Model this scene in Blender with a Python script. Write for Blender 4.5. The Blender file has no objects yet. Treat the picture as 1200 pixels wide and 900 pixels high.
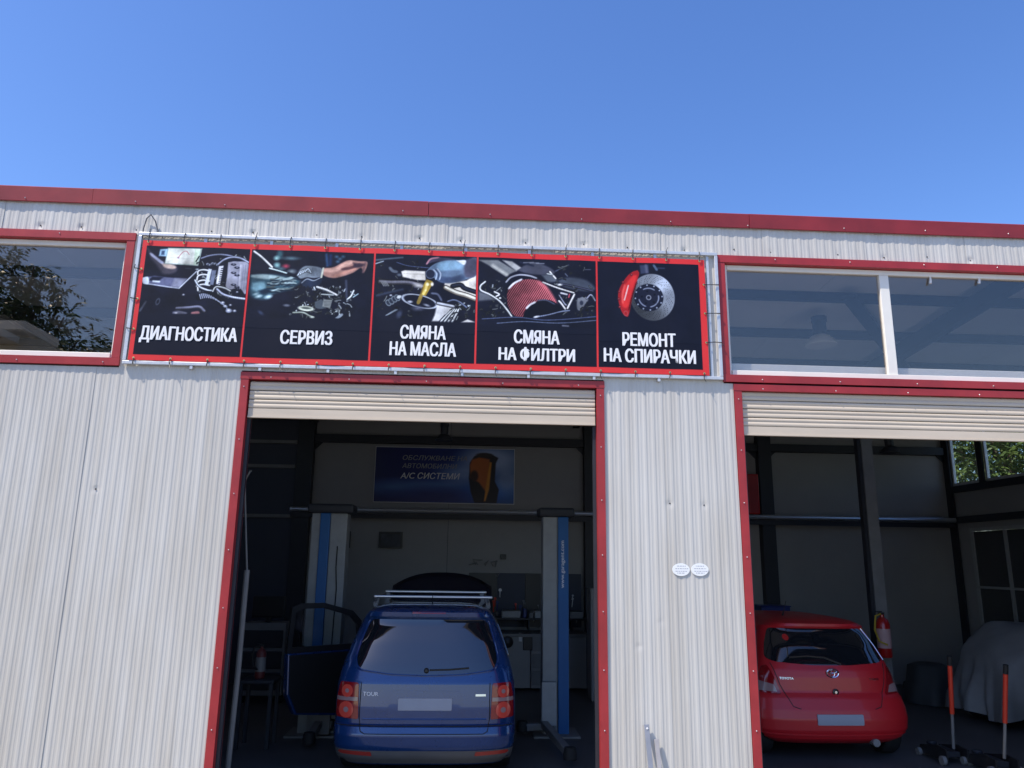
import bpy, bmesh, math, random
import numpy as np
from mathutils import Vector, Matrix, geometry
rad = math.radians
C = bpy.context.scene.collection
# ---------------------------------------------------------------- camera
PITCH, YAW, ROLL, FOC = rad(13.0457), rad(3.1587), rad(0.7887), 900.0
CAM = np.array([0.0, 0.0, 2.1])
def axes():
    cy, sy, cp, sp = math.cos(YAW), math.sin(YAW), math.cos(PITCH), math.sin(PITCH)
    f = np.array([sy*cp, cy*cp, sp]); r = np.array([cy, -sy, 0]); u = np.cross(r, f)
    cr, sr = math.cos(ROLL), math.sin(ROLL)
    return cr*r+sr*u, -sr*r+cr*u, f
AX, AY, AF = axes()
cam = bpy.data.cameras.new('camera'); camo = bpy.data.objects.new('camera', cam); C.objects.link(camo)
camo.matrix_world = Matrix(((AX[0], AY[0], -AF[0], CAM[0]), (AX[1], AY[1], -AF[1], CAM[1]), (AX[2], AY[2], -AF[2], CAM[2]), (0, 0, 0, 1)))
cam.sensor_width = 36; cam.lens = 27.0; cam.clip_end = 1500; cam.clip_start = 0.05
bpy.context.scene.camera = camo
def at(px, py, Y):
    'X and Z of the point seen at photo pixel px,py on the plane y = Y'
    d = ((px-600)/FOC)*AX-((py-450)/FOC)*AY+AF; d = d/d[1]*Y
    return float(d[0]), float(d[2]+CAM[2])
def atz(px, py, z):
    d = ((px-600)/FOC)*AX-((py-450)/FOC)*AY+AF; d = d*((z-CAM[2])/d[2])
    return float(d[0]), float(d[1])
# ---------------------------------------------------------------- world, sun
SUN_EL, SUN_AZ = rad(57), rad(60)       # azimuth measured from the facade normal, towards the left
w = bpy.data.worlds.new('World'); bpy.context.scene.world = w; w.use_nodes = True
nt = w.node_tree; nt.nodes.clear()
sky = nt.nodes.new('ShaderNodeTexSky'); sky.sky_type = 'NISHITA'; sky.sun_disc = False
sd = Vector((-math.sin(SUN_AZ)*math.cos(SUN_EL), -math.cos(SUN_AZ)*math.cos(SUN_EL), math.sin(SUN_EL)))
sky.sun_elevation = SUN_EL; sky.sun_rotation = math.atan2(sd.x, sd.y)
sky.air_density = 1.0; sky.dust_density = 0.8; sky.ozone_density = 3.0; sky.altitude = 100
bg = nt.nodes.new('ShaderNodeBackground'); bg.inputs[1].default_value = 0.13
out = nt.nodes.new('ShaderNodeOutputWorld')
hs = nt.nodes.new('ShaderNodeHueSaturation'); hs.inputs['Saturation'].default_value = 1.22; hs.inputs['Hue'].default_value = 0.5115; hs.inputs['Value'].default_value = 1.5
nt.links.new(sky.outputs[0], hs.inputs['Color']); nt.links.new(hs.outputs[0], bg.inputs[0]); nt.links.new(bg.outputs[0], out.inputs[0])
sl = bpy.data.lights.new('sun', 'SUN'); sl.energy = 4.8; sl.angle = rad(0.5); sl.color = (1, 0.92, 0.81)
so = bpy.data.objects.new('sun', sl); C.objects.link(so); so.rotation_euler = (-sd).to_track_quat('-Z', 'Y').to_euler()
sc = bpy.context.scene
sc.view_settings.view_transform = 'Standard'; sc.view_settings.look = 'None'
sc.view_settings.exposure = 0.30; sc.view_settings.gamma = 1
sc.cycles.max_bounces = 8; sc.cycles.use_denoising = True
# ---------------------------------------------------------------- materials
MATS = {}
def mat(name, col, rough=0.6, metal=0.0, coat=0.0, var=0.0, scale=8.0, bump=0.0, bscale=60.0, spec=0.5, stretch=(1, 1, 1), col2=None, vcol=False):
    m = bpy.data.materials.new(name); m.use_nodes = True; n = m.node_tree; p = n.nodes['Principled BSDF']
    p.inputs['Base Color'].default_value = (*col, 1); p.inputs['Roughness'].default_value = rough
    p.inputs['Metallic'].default_value = metal; p.inputs['Coat Weight'].default_value = coat; p.inputs['Coat Roughness'].default_value = 0.04
    p.inputs['Specular IOR Level'].default_value = spec
    tc = n.nodes.new('ShaderNodeTexCoord'); mp = n.nodes.new('ShaderNodeMapping'); mp.inputs['Scale'].default_value = stretch
    n.links.new(tc.outputs['Object'], mp.inputs[0])
    if vcol:
        a = n.nodes.new('ShaderNodeVertexColor'); a.layer_name = 'print'; n.links.new(a.outputs[0], p.inputs['Base Color'])
    elif var > 0:
        no = n.nodes.new('ShaderNodeTexNoise'); no.inputs['Scale'].default_value = scale; no.inputs['Detail'].default_value = 6
        no.inputs['Roughness'].default_value = 0.62
        n.links.new(mp.outputs[0], no.inputs['Vector'])
        r = n.nodes.new('ShaderNodeValToRGB'); r.color_ramp.elements[0].position = 0.3; r.color_ramp.elements[1].position = 0.7
        c2 = col2 or tuple(c*(1-var) for c in col)
        r.color_ramp.elements[0].color = (*c2, 1); r.color_ramp.elements[1].color = (*[min(1, c*(1+var*0.4)) for c in col], 1)
        n.links.new(no.outputs[0], r.inputs[0]); n.links.new(r.outputs[0], p.inputs['Base Color'])
        rr = n.nodes.new('ShaderNodeMapRange'); rr.inputs[3].default_value = max(0.02, rough-0.08); rr.inputs[4].default_value = min(1, rough+0.12)
        n.links.new(no.outputs[0], rr.inputs[0]); n.links.new(rr.outputs[0], p.inputs['Roughness'])
    if bump > 0:
        nb = n.nodes.new('ShaderNodeTexNoise'); nb.inputs['Scale'].default_value = bscale; nb.inputs['Detail'].default_value = 4
        n.links.new(mp.outputs[0], nb.inputs['Vector'])
        b = n.nodes.new('ShaderNodeBump'); b.inputs['Strength'].default_value = bump; b.inputs['Distance'].default_value = 0.01
        n.links.new(nb.outputs[0], b.inputs['Height']); n.links.new(b.outputs[0], p.inputs['Normal'])
    MATS[name] = m; return m
def glassmat(name, tint, refl, const, rough=0.0):
    m = bpy.data.materials.new(name); m.use_nodes = True; n = m.node_tree; n.nodes.clear()
    o = n.nodes.new('ShaderNodeOutputMaterial'); mx = n.nodes.new('ShaderNodeMixShader'); t = n.nodes.new('ShaderNodeBsdfTransparent')
    g = n.nodes.new('ShaderNodeBsdfGlossy'); g.inputs['Roughness'].default_value = rough; g.inputs[0].default_value = (*refl, 1)
    t.inputs[0].default_value = (*tint, 1)
    f = n.nodes.new('ShaderNodeFresnel'); gm = n.nodes.new('ShaderNodeNewGeometry'); io = n.nodes.new('ShaderNodeMapRange')
    io.inputs[3].default_value = 1.5; io.inputs[4].default_value = 1/1.5      # the same index seen from either side of the sheet
    n.links.new(gm.outputs['Backfacing'], io.inputs[0]); n.links.new(io.outputs[0], f.inputs[0])
    a = n.nodes.new('ShaderNodeMath'); a.operation = 'ADD'; a.inputs[1].default_value = const; a.use_clamp = True
    n.links.new(f.outputs[0], a.inputs[0]); n.links.new(a.outputs[0], mx.inputs[0])
    n.links.new(t.outputs[0], mx.inputs[1]); n.links.new(g.outputs[0], mx.inputs[2]); n.links.new(mx.outputs[0], o.inputs[0])
    MATS[name] = m; return m
M = MATS
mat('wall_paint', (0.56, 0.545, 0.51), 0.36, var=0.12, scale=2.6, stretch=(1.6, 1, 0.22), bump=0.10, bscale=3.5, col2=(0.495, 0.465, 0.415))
mat('wall_paint_b', (0.575, 0.56, 0.525), 0.36, var=0.12, scale=3.1, stretch=(1.7, 1, 0.2), bump=0.10, bscale=3.5, col2=(0.515, 0.485, 0.435))
mat('red_trim', (0.36, 0.026, 0.030), 0.42, var=0.25, scale=3, bump=0.10, bscale=6)
mat('roof_red', (0.27, 0.020, 0.026), 0.48, var=0.32, scale=2, bump=0.15, bscale=5)
mat('cream_pvc', (0.80, 0.77, 0.70), 0.4, var=0.06, scale=4)
mat('shutter', (0.60, 0.51, 0.40), 0.45, var=0.10, scale=2.5, stretch=(0.4, 1, 3))
mat('galv', (0.62, 0.63, 0.65), 0.38, metal=0.35, var=0.12, scale=14)
mat('dark_steel', (0.022, 0.025, 0.034), 0.5, var=0.2, scale=5)
mat('grey_steel', (0.20, 0.20, 0.20), 0.5, var=0.2, scale=5)
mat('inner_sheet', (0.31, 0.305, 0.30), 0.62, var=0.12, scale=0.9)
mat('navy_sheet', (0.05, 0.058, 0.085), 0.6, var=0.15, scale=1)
mat('roof_under', (0.72, 0.72, 0.72), 0.6, var=0.1, scale=1)
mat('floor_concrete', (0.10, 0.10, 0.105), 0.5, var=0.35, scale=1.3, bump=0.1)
mat('pale_forecourt', (0.25, 0.24, 0.215), 0.9, var=0.3, scale=3, bump=0.3, bscale=90)  # unseen concrete forecourt, toned pale to bounce light into the hall
mat('black_rubber', (0.012, 0.012, 0.013), 0.7)
mat('black_plastic', (0.018, 0.018, 0.02), 0.4)
mat('banner_navy', (0.0050, 0.0062, 0.0165), 0.45, var=0.1, scale=2, spec=0.22)
mat('banner_red', (0.72, 0.025, 0.022), 0.4, var=0.05, scale=3)
mat('banner_white', (0.86, 0.86, 0.88), 0.45)
mat('picture_print', (1, 1, 1), 0.45, spec=0.22, vcol=True)
mat('brass', (0.6, 0.45, 0.2), 0.35, metal=0.9)
mat('chrome', (0.75, 0.76, 0.78), 0.18, metal=1.0)
mat('alu', (0.62, 0.64, 0.68), 0.32, metal=0.8)
mat('white_plastic', (0.75, 0.75, 0.74), 0.5)
mat('dull_white', (0.38, 0.39, 0.39), 0.55, var=0.15, scale=6)
mat('blue_paint', (0.006, 0.042, 0.165), 0.26, metal=0.3, coat=1.0, var=0.05, scale=3)
mat('red_paint', (0.50, 0.010, 0.016), 0.42, metal=0.0, coat=0.3, var=0.04, scale=3)
mat('car_glass', (0.010, 0.012, 0.016), 0.04, spec=1.0, coat=1.0)
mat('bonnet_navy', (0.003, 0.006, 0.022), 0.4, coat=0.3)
mat('lamp_red', (0.26, 0.008, 0.012), 0.12, coat=0.6)
mat('lamp_round', (0.62, 0.07, 0.05), 0.15, coat=0.6)
mat('reflector_red', (0.36, 0.035, 0.025), 0.2, coat=0.5)
mat('lamp_clear', (0.30, 0.20, 0.20), 0.12, coat=0.6)
mat('plate', (0.30, 0.32, 0.38), 0.5, var=0.05)
mat('bumper_grey', (0.11, 0.11, 0.115), 0.5, var=0.1)
mat('lift_blue', (0.012, 0.11, 0.32), 0.4, var=0.1, scale=5)
mat('lift_grey', (0.30, 0.31, 0.31), 0.45, var=0.15, scale=5)
mat('sign_blue', (1, 1, 1), 0.4, vcol=True)
mat('tarp', (0.27, 0.28, 0.30), 0.5, var=0.15, scale=3, bump=0.8, bscale=6)
mat('dark_tarp', (0.045, 0.052, 0.06), 0.6, var=0.2, scale=4, bump=0.3, bscale=9)
mat('orange_red', (0.62, 0.045, 0.02), 0.45)
mat('extinguisher_red', (0.45, 0.012, 0.012), 0.3, coat=0.5)
mat('yellow', (0.55, 0.40, 0.04), 0.5)
mat('drum_blue', (0.012, 0.03, 0.16), 0.4)
mat('leaf', (0.11, 0.185, 0.08), 0.35, var=0.4, scale=0.8, col2=(0.045, 0.08, 0.03))
mat('leaf_light', (0.12, 0.17, 0.035), 0.5, var=0.5, scale=1.2, col2=(0.05, 0.085, 0.02))
mat('bark', (0.10, 0.075, 0.05), 0.9, var=0.3)
mat('beige_wall', (0.60, 0.55, 0.44), 0.8, var=0.1, scale=1)
mat('white_wall', (0.8, 0.77, 0.70), 0.8, var=0.1, scale=1)
mat('wire', (0.10, 0.10, 0.11), 0.5)
mat('sticker_white', (0.86, 0.87, 0.86), 0.35)
mat('sticker_ink', (0.33, 0.34, 0.40), 0.5)
glassmat('window_glass', (0.92, 0.92, 0.92), (0.84, 0.74, 0.65), 0.075)
glassmat('side_glass', (0.8, 0.83, 0.82), (0.9, 0.9, 0.95), 0.02)
# ---------------------------------------------------------------- object helpers
def tag(o, label=None, cat=None, group=None, kind=None):
    if label: o['label'] = label
    if cat: o['category'] = cat
    if group: o['group'] = group
    if kind: o['kind'] = kind
    return o
def thing(name, label, cat, loc=(0, 0, 0), group=None):
    o = bpy.data.objects.new(name, None); C.objects.link(o); o.location = loc; o.empty_display_size = 0.2
    return tag(o, label, cat, group)
def wloc(o):
    v = Vector((0, 0, 0))
    while o is not None: v += Vector(o.location); o = o.parent
    return v
class MB:
    def __init__(s): s.v = []; s.f = []
    def add(s, vs, fs):
        b = len(s.v); s.v += [tuple(map(float, p)) for p in vs]; s.f += [tuple(i+b for i in f) for f in fs]; return s
    def box(s, x0, x1, y0, y1, z0, z1):
        if x0 > x1: x0, x1 = x1, x0
        if y0 > y1: y0, y1 = y1, y0
        if z0 > z1: z0, z1 = z1, z0
        return s.add([(x, y, z) for x in (x0, x1) for y in (y0, y1) for z in (z0, z1)],
                     [(0, 1, 3, 2), (4, 6, 7, 5), (0, 4, 5, 1), (2, 3, 7, 6), (0, 2, 6, 4), (1, 5, 7, 3)])
    def obox(s, p, q, wd, th, up=(0, 0, 1)):
        'bar from p to q'
        p, q = Vector(p), Vector(q); d = (q-p).normalized(); u = Vector(up)
        if abs(d.dot(u)) > 0.95: u = Vector((0, 1, 0))
        a = d.cross(u).normalized()*wd/2; b = a.cross(d).normalized()*th/2
        vs = [c+i*a+j*b for c in (p, q) for i in (-1, 1) for j in (-1, 1)]
        return s.add(vs, [(0, 1, 3, 2), (4, 6, 7, 5), (0, 4, 5, 1), (2, 3, 7, 6), (0, 2, 6, 4), (1, 5, 7, 3)])
    def tube(s, pts, r, n=8, cap=True):
        pts = [Vector(p) for p in pts]; R = r if isinstance(r, (list, tuple)) else [r]*len(pts); rings = []
        u = None
        for i, p in enumerate(pts):
            d = (pts[min(i+1, len(pts)-1)]-pts[max(i-1, 0)]).normalized()
            if u is None: u = d.orthogonal().normalized()
            u = (u-d*u.dot(d)); u = u.normalized() if u.length > 1e-6 else d.orthogonal().normalized()
            vv = d.cross(u); rings.append([p+(u*math.cos(t)+vv*math.sin(t))*R[i] for t in [2*math.pi*k/n for k in range(n)]])
        b = len(s.v); s.v += [tuple(x) for rg in rings for x in rg]
        for i in range(len(pts)-1):
            for k in range(n): s.f.append((b+i*n+k, b+i*n+(k+1) % n, b+(i+1)*n+(k+1) % n, b+(i+1)*n+k))
        if cap: s.f.append(tuple(b+k for k in range(n))[::-1]); s.f.append(tuple(b+(len(pts)-1)*n+k for k in range(n)))
        return s
    def lathe(s, c, prof, axis='z', n=24):
        b = len(s.v); c = Vector(c)
        for r, h in prof:
            for k in range(n):
                t = 2*math.pi*k/n; a, d = r*math.cos(t), r*math.sin(t)
                o = {'z': (a, d, h), 'x': (h, a, d), 'y': (a, h, d)}[axis]; s.v.append(tuple(c+Vector(o)))
        for i in range(len(prof)-1):
            for k in range(n): s.f.append((b+i*n+k, b+i*n+(k+1) % n, b+(i+1)*n+(k+1) % n, b+(i+1)*n+k))
        s.f.append(tuple(b+k for k in range(n))); s.f.append(tuple(b+(len(prof)-1)*n+k for k in range(n)))
        return s
    def build(s, name, m, parent=None, smooth=False, bevel=0.0, label=None, kind=None, weld=True):
        me = bpy.data.meshes.new(name); off = wloc(parent) if parent else Vector((0, 0, 0))
        v = np.array(s.v, dtype=np.float64)-np.array(off)
        me.from_pydata(v.tolist(), [], s.f); me.materials.append(MATS[m])
        if weld:
            bm = bmesh.new(); bm.from_mesh(me); bmesh.ops.recalc_face_normals(bm, faces=bm.faces); bm.to_mesh(me); bm.free()
        if smooth:
            me.shade_smooth()
            if smooth != 'full': me.set_sharp_from_angle(angle=rad(35))
        o = bpy.data.objects.new(name, me); C.objects.link(o); o.parent = parent
        if bevel > 0:
            bv = o.modifiers.new('bevel', 'BEVEL'); bv.width = bevel; bv.segments = 2; bv.limit_method = 'ANGLE'
        if label: o['label'] = label
        if kind: o['kind'] = kind
        return o
def bx(name, m, parent, *b, **k): return MB().box(*b).build(name, m, parent, **k)
def copy_tree(o, dx=(0, 0, 0), parent=None):
    c = o.copy(); C.objects.link(c); c.parent = parent
    if parent is None: c.location = Vector(o.location)+Vector(dx)
    for ch in o.children: copy_tree(ch, parent=c)
    return c
def textmesh(body, height, width, bold=0.02, shear=0.0, align=None):
    'verts (u,v) and faces of flat lettering, scaled to fill width x height'
    cu = bpy.data.curves.new('t', 'FONT'); cu.body = body; cu.shear = shear; cu.resolution_u = 3
    o = bpy.data.objects.new('t', cu); C.objects.link(o); dg = bpy.context.evaluated_depsgraph_get(); dg.update()
    me = bpy.data.meshes.new_from_object(o.evaluated_get(dg)); C.objects.unlink(o); bpy.data.objects.remove(o)
    v = np.array([x.co[:2] for x in me.vertices]); f = [tuple(p.vertices) for p in me.polygons]
    mn, mx = v.min(0), v.max(0); b = bold*height; v = (v-mn)/(mx-mn)*np.array([width-2*b, height-b*0.6]); bpy.data.meshes.remove(me)
    V3 = []; F3 = []
    for k, (dx, dz) in enumerate(((0, 0), (b, b*0.3), (2*b, 0), (0.5*b, b*0.6), (1.5*b, b*0.6))):
        F3 += [tuple(i+len(V3) for i in q) for q in f]; V3 += [(x+dx, z+dz, k*0.0003) for x, z in v]
    return np.array(V3), F3
# ---------------------------------------------------------------- ground
def flat(name, m, x0, x1, y0, y1, z, kind='structure'):
    o = MB().add([(x0, y0, z), (x1, y0, z), (x1, y1, z), (x0, y1, z)], [(0, 1, 2, 3)]).build(name, m, weld=False)
    o['kind'] = kind; return o
flat('ground', 'pale_forecourt', -600, 600, -600, 600, 0.0)
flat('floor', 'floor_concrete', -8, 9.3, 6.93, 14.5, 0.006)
# ---------------------------------------------------------------- the garage building
FY = 6.9
BW, BE, BB = -8.0, 9.35, 14.5           # west, east, back
bld = thing('garage_building', 'long garage hall clad in light grey ribbed metal sheets with dark red trim', 'garage', (0, FY, 0))
PITCHR = 0.0795
def corrugated(name, x0, x1, z0, z1, m, parent, y=FY, off=0.0, holes=()):
    xs = [x0]; k = math.floor(x0/PITCHR)-1; pr = []
    prof = [(0.0, 0), (0.013, 0.0026), (0.030, 0.0028), (0.041, 0), (0.052, 0.0), (0.055, 0.0009), (0.062, 0.0009), (0.065, 0)]
    while k*PITCHR < x1+0.2:
        for a, h in prof: pr.append((k*PITCHR+a, h))
        k += 1
    px = [p[0] for p in pr]; ph = [p[1] for p in pr]
    xs = [x0]+[p for p in px if x0 < p < x1]+[x1]
    hs = np.interp(xs, px, ph); rng = random.Random(int((x0*100) % 997))
    zs = list(np.linspace(z0, z1, max(3, int((z1-z0)/0.12)+2))); vs = []; fs = []
    holes = [h for h in DENTS if x0-0.1 < h[0] < x1+0.1 and z0 < h[1] < z1]
    zs = np.array(sorted(zs+[h[1]+o for h in holes for o in (-0.05, -0.035, -0.022, -0.011, 0, 0.011, 0.022, 0.035) if z0 < h[1]+o < z1]))
    for z in zs:
        for x, h in zip(xs, hs):
            wv = 0.0012*math.sin(x*3.1+z*1.7)+0.0009*math.sin(x*9+z*5.1+x0)
            d = 0
            for hx, hz, ha in holes:
                q = ((x-hx)**2+(z-hz)**2); d += ha*math.exp(-q/0.0009)
            if z0 > 4.5: d += 0.0016*math.sin(x*19+z*9)*math.sin(x*5.3+2)+0.0012*math.sin(x*41+z*13)
            vs.append((x, y-off-h+wv+d, z))
    n = len(xs)
    for j in range(len(zs)-1):
        for i in range(n-1): fs.append((j*n+i, j*n+i+1, (j+1)*n+i+1, (j+1)*n+i))
    return MB().add(vs, fs).build(name, m, parent, weld=False)
rng = random.Random(3); STRIPX = [BW+0.3+i*0.51+rng.uniform(-.12, .12) for i in range(34)]
DENTS = [(x, 5.095+rng.uniform(-.01, .02), rng.choice([0.002, 0.005, 0.009])) for x in STRIPX]
for px, py in ((112, 573), (785, 590), (825, 592)): DENTS.append((*at(px, py, FY), 0.006 if px < 800 else 0.004))
for i in range(6): DENTS.append((rng.uniform(-4.3, 2.4), rng.uniform(0.4, 3.6), rng.uniform(0.0015, 0.004)))
def sheets(x0, x1, z0, z1, first=0):
    x = x0; k = first; out = []
    while x < x1-1e-6:
        e = min(x1, (math.floor((x+0.2715)/(PITCHR*13)+1e-6)+1)*PITCHR*13-0.2715)
        out.append(corrugated('wall_sheet', x, min(x1, e+(0.012 if e < x1 else 0)), z0, z1, 'wall_paint' if k % 2 else 'wall_paint_b', bld, off=0.0036*(k % 2))); x = e; k += 1
# openings
D1 = (-2.005, 1.165, 3.68); D2 = (2.535, 5.80, 3.69); D0 = (-7.7, -4.50, 3.69)
W1 = (-6.6, -3.235, 3.845, 4.975); W2 = (2.435, 5.80, 3.845, 4.965)
TOP = 5.36
ZL = 3.76
sheets(BW, BE, 5.04, TOP)                       # strip under the roof edge
sheets(-4.43, -2.075, 0.0, ZL)                  # left of the first door
sheets(1.235, 2.46, 0.0, ZL)                    # between the doors
sheets(BW, -7.77, 0.0, ZL); sheets(5.87, BE, 0.0, ZL)
sheets(-3.165, 2.37, ZL, 5.04)                  # behind the banner
sheets(BW, -6.67, ZL, 5.04); sheets(5.87, BE, ZL, 5.04)
# inner lining behind the facade sheets
lin = MB()
for a, b, c, d in ((BW, -7.78, 0, 5.3), (-4.42, -2.085, 0, ZL), (1.245, 2.45, 0, ZL), (5.88, BE, 0, 5.3), (-3.155, 2.36, ZL, 5.3), (BW+.01, -6.68, ZL, 5.3), (-6.68, -3.155, 5.05, 5.3), (2.36, 5.88, 5.05, 5.3)):
    lin.box(a, b, FY+0.012, FY+0.06, c, d)
lin.build('lining', 'navy_sheet', bld)
# roof edge trim in five lengths
xs = [BW-0.05, -3.6, -0.45, 2.7, 5.85, BE+0.05]
for i in range(5):
    a, b = xs[i]+0.002, xs[i+1]-0.002
    t = MB(); y0 = FY-0.030-0.003*(i % 2)
    t.add([(a, y0, 5.335), (b, y0, 5.335), (a, y0-0.006, 5.475), (b, y0-0.006, 5.475), (a, y0+0.012, 5.488), (b, y0+0.012, 5.488),
           (a, FY+0.25, 5.495), (b, FY+0.25, 5.495), (a, y0+0.008, 5.330), (b, y0+0.008, 5.330), (a, FY-0.002, 5.35), (b, FY-0.002, 5.35)],
          [(0, 1, 3, 2), (2, 3, 5, 4), (4, 5, 7, 6), (0, 8, 9, 1), (8, 10, 11, 9), (0, 2, 4, 6, 10, 8), (1, 9, 11, 7, 5, 3)])
    t.build('roof_trim', 'roof_red', bld)
scr = MB(); dk = MB()
def screw(x, z, y=FY-0.02, r=0.0058, m=None): (m or scr).lathe((x, y, z), [(r, 0), (r*0.9, -0.004), (r*0.4, -0.007)], 'y', 6)
rng = random.Random(3)
for i in range(20): screw(BW+0.4+i*0.86+rng.uniform(-.1, .1), 5.365+rng.uniform(-.01, .01), FY-0.034)
for dx_, dz_, da_ in DENTS[:37]: screw(dx_, dz_, FY-0.001+da_*0.5, 0.008, dk)
# door trims
def opening_trim(x0, x1, ztop, side, z0=0.0, bottom=False, wd=0.07, head=0.066, depth=0.17):
    for s, xa in ((-1, x0), (1, x1)):
        t = MB(); o = xa+s*wd
        zt = ztop+0.001 if not bottom else ztop
        y = FY-0.016
        a, b = min(xa, o), max(xa, o)
        t.box(a, b, y, FY+0.008, z0, zt)
        t.box(xa, xa+s*0.006, FY+0.009, FY+0.20, z0, zt)
        t.build('door_trim' if not bottom else 'trim', 'red_trim', side)
        k = z0+0.25
        while k < ztop: screw((xa+o)/2, k, y-0.001); k += 0.48
    t = MB(); t.box(x0-wd-0.004, x1+wd+0.004, FY-0.019, FY+0.008, ztop+0.002, ztop+head); t.box(x0, x1, FY+0.009, FY+depth, ztop+0.002, ztop+0.008)
    t.build('door_trim' if not bottom else 'trim', 'red_trim', side)
    k = x0+0.2
    while k < x1: screw(k, ztop+head*0.3, FY-0.027); k += 0.7
    if bottom:
        t = MB(); t.box(x0-wd-0.004, x1+wd+0.004, FY-0.026, FY+0.008, z0-wd, z0-0.002); t.box(x0, x1, FY+0.009, FY+depth, z0-0.008, z0-0.002)
        t.build('trim', 'red_trim', side)
        k = x0+0.3
        while k < x1: screw(k, z0-wd*0.6, FY-0.027); k += 0.75
for D in (D0, D1, D2): opening_trim(D[0], D[1], D[2], bld)
# roller shutters
def shutter(x0, x1, zb, zt, label):
    y = FY+0.028
    h = MB(); h.box(x0+0.012, x1-0.012, y-0.012, y+0.02, zb, zb+0.085)
    h.box(x0+0.012, x1-0.012, y-0.020, y-0.0125, zb, zb+0.012)
    sh = h.build('roller_shutter', 'shutter', bld, label=label)
    z = zb+0.09
    while z < zt:
        hh = 0.082; pr = [(-0.008, 0), (-0.012, 0.006), (-0.0125, 0.034), (-0.007, 0.039), (-0.007, 0.042), (-0.0125, 0.047), (-0.012, 0.068), (-0.009, 0.074), (0.004, 0.077), (0.006, hh)]
        vs = []; fs = []
        for i, (dy, dz) in enumerate(pr): vs += [(x0+0.012, y+dy, z+dz), (x1-0.012, y+dy, z+dz)]
        for i in range(len(pr)-1): fs.append((2*i, 2*i+1, 2*i+3, 2*i+2))
        MB().add(vs, fs).build('slat', 'shutter', sh, smooth='full'); z += hh
    for xa, s in ((x0, 1), (x1, -1)):
        MB().box(xa+s*0.001, xa+s*0.03, y+0.022, y+0.06, 0.01, zb+0.5).build('guide_rail', 'dark_steel', bld)
    return sh
shutter(D1[0], D1[1], at(292, 491, 7.0)[1], 3.66, 'cream roller shutter rolled almost fully up')
shutter(D2[0], D2[1], at(868, 511, 7.0)[1]-0.005, 3.67, 'cream roller shutter rolled up over the red car')
shutter(D0[0], D0[1], 0.02, 3.67, 'cream roller shutter fully down')
# windows of the facade
def window(x0, x1, z0, z1, mull, label):
    root = MB().box(x0-0.07, x0-0.002, FY-0.022, FY+0.008, z0, z1).box(x0-0.006, x0, FY+0.009, FY+0.17, z0, z1).build('window', 'red_trim', bld, label=label)
    for s, xa in ((1, x1),):
        MB().box(xa, xa+0.07, FY-0.022, FY+0.008, z0, z1).box(xa, xa+0.006, FY+0.009, FY+0.17, z0, z1).build('trim', 'red_trim', root)
    MB().box(x0-0.074, x1+0.074, FY-0.026, FY+0.008, z1+0.002, z1+0.075).box(x0, x1, FY+0.009, FY+0.17, z1+0.001, z1+0.007).build('trim', 'red_trim', root)
    MB().box(x0-0.074, x1+0.074, FY-0.026, FY+0.008, z0-0.072, z0-0.002).box(x0, x1, FY+0.009, FY+0.17, z0-0.007, z0-0.001).build('trim', 'red_trim', root)
    k = x0+0.3
    while k < x1: screw(k, z0-0.045, FY-0.027); screw(k+0.2, z1+0.045, FY-0.027); k += 0.75
    ya, yb = FY+0.035, FY+0.09
    f = MB(); f.box(x0+0.002, x0+0.035, ya, yb, z0+0.002, z1-0.002); f.box(x1-0.035, x1-0.002, ya, yb, z0+0.002, z1-0.002)
    f.box(x0+0.036, x1-0.036, ya, yb, z1-0.05, z1-0.002); f.build('frame', 'cream_pvc', root, bevel=0.004)
    MB().box(x0+0.036, x1-0.036, ya-0.01, yb, z0+0.002, z0+0.055).build('sill', 'cream_pvc', root, bevel=0.004)
    edges = [x0+0.036]+[e for m in mull for e in (m-0.048, m+0.048)]+[x1-0.036]
    for m in mull: MB().box(m-0.047, m+0.047, ya+0.002, yb-0.002, z0+0.056, z1-0.051).build('mullion', 'cream_pvc', root, bevel=0.004)
    for i in range(0, len(edges), 2):
        MB().box(edges[i]+0.002, edges[i+1]-0.002, ya+0.030, ya+0.036, z0+0.057, z1-0.052).build('pane', 'window_glass', root)
    return root
wl = window(*W1, [-4.92], 'wide window left of the banner, reflecting a tree')
m2 = at(1037, 380, 7.0)[0]
wr = window(*W2, [m2], 'wide window right of the banner with a cream mullion')
MB().box(W2[0]+.05, W2[1]-.05, FY+0.13, FY+0.17, 3.86, 3.995).build('blind_rail', 'white_plastic', wr, bevel=0.01)
for px in (1090, 1147):
    x, z = at(px, 325, 6.95); MB().tube([(x, 6.955, z+0.02), (x-0.004, 6.94, z-0.03), (x-0.012, 6.94, z-0.07)], [0.008, 0.01, 0.013], 6).build('hook', 'white_plastic', wr)
scr.build('trim_screws', 'galv', bld, kind='stuff'); dk.build('wall_screws', 'dark_steel', bld, kind='stuff')
# shell: side, back walls and roof
def zroof(y): return 5.44-(y-FY)*0.075
MB().box(BW, BW+0.05, FY+0.3, BB, 0, 4.9).build('side_wall', 'inner_sheet', bld)
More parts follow.
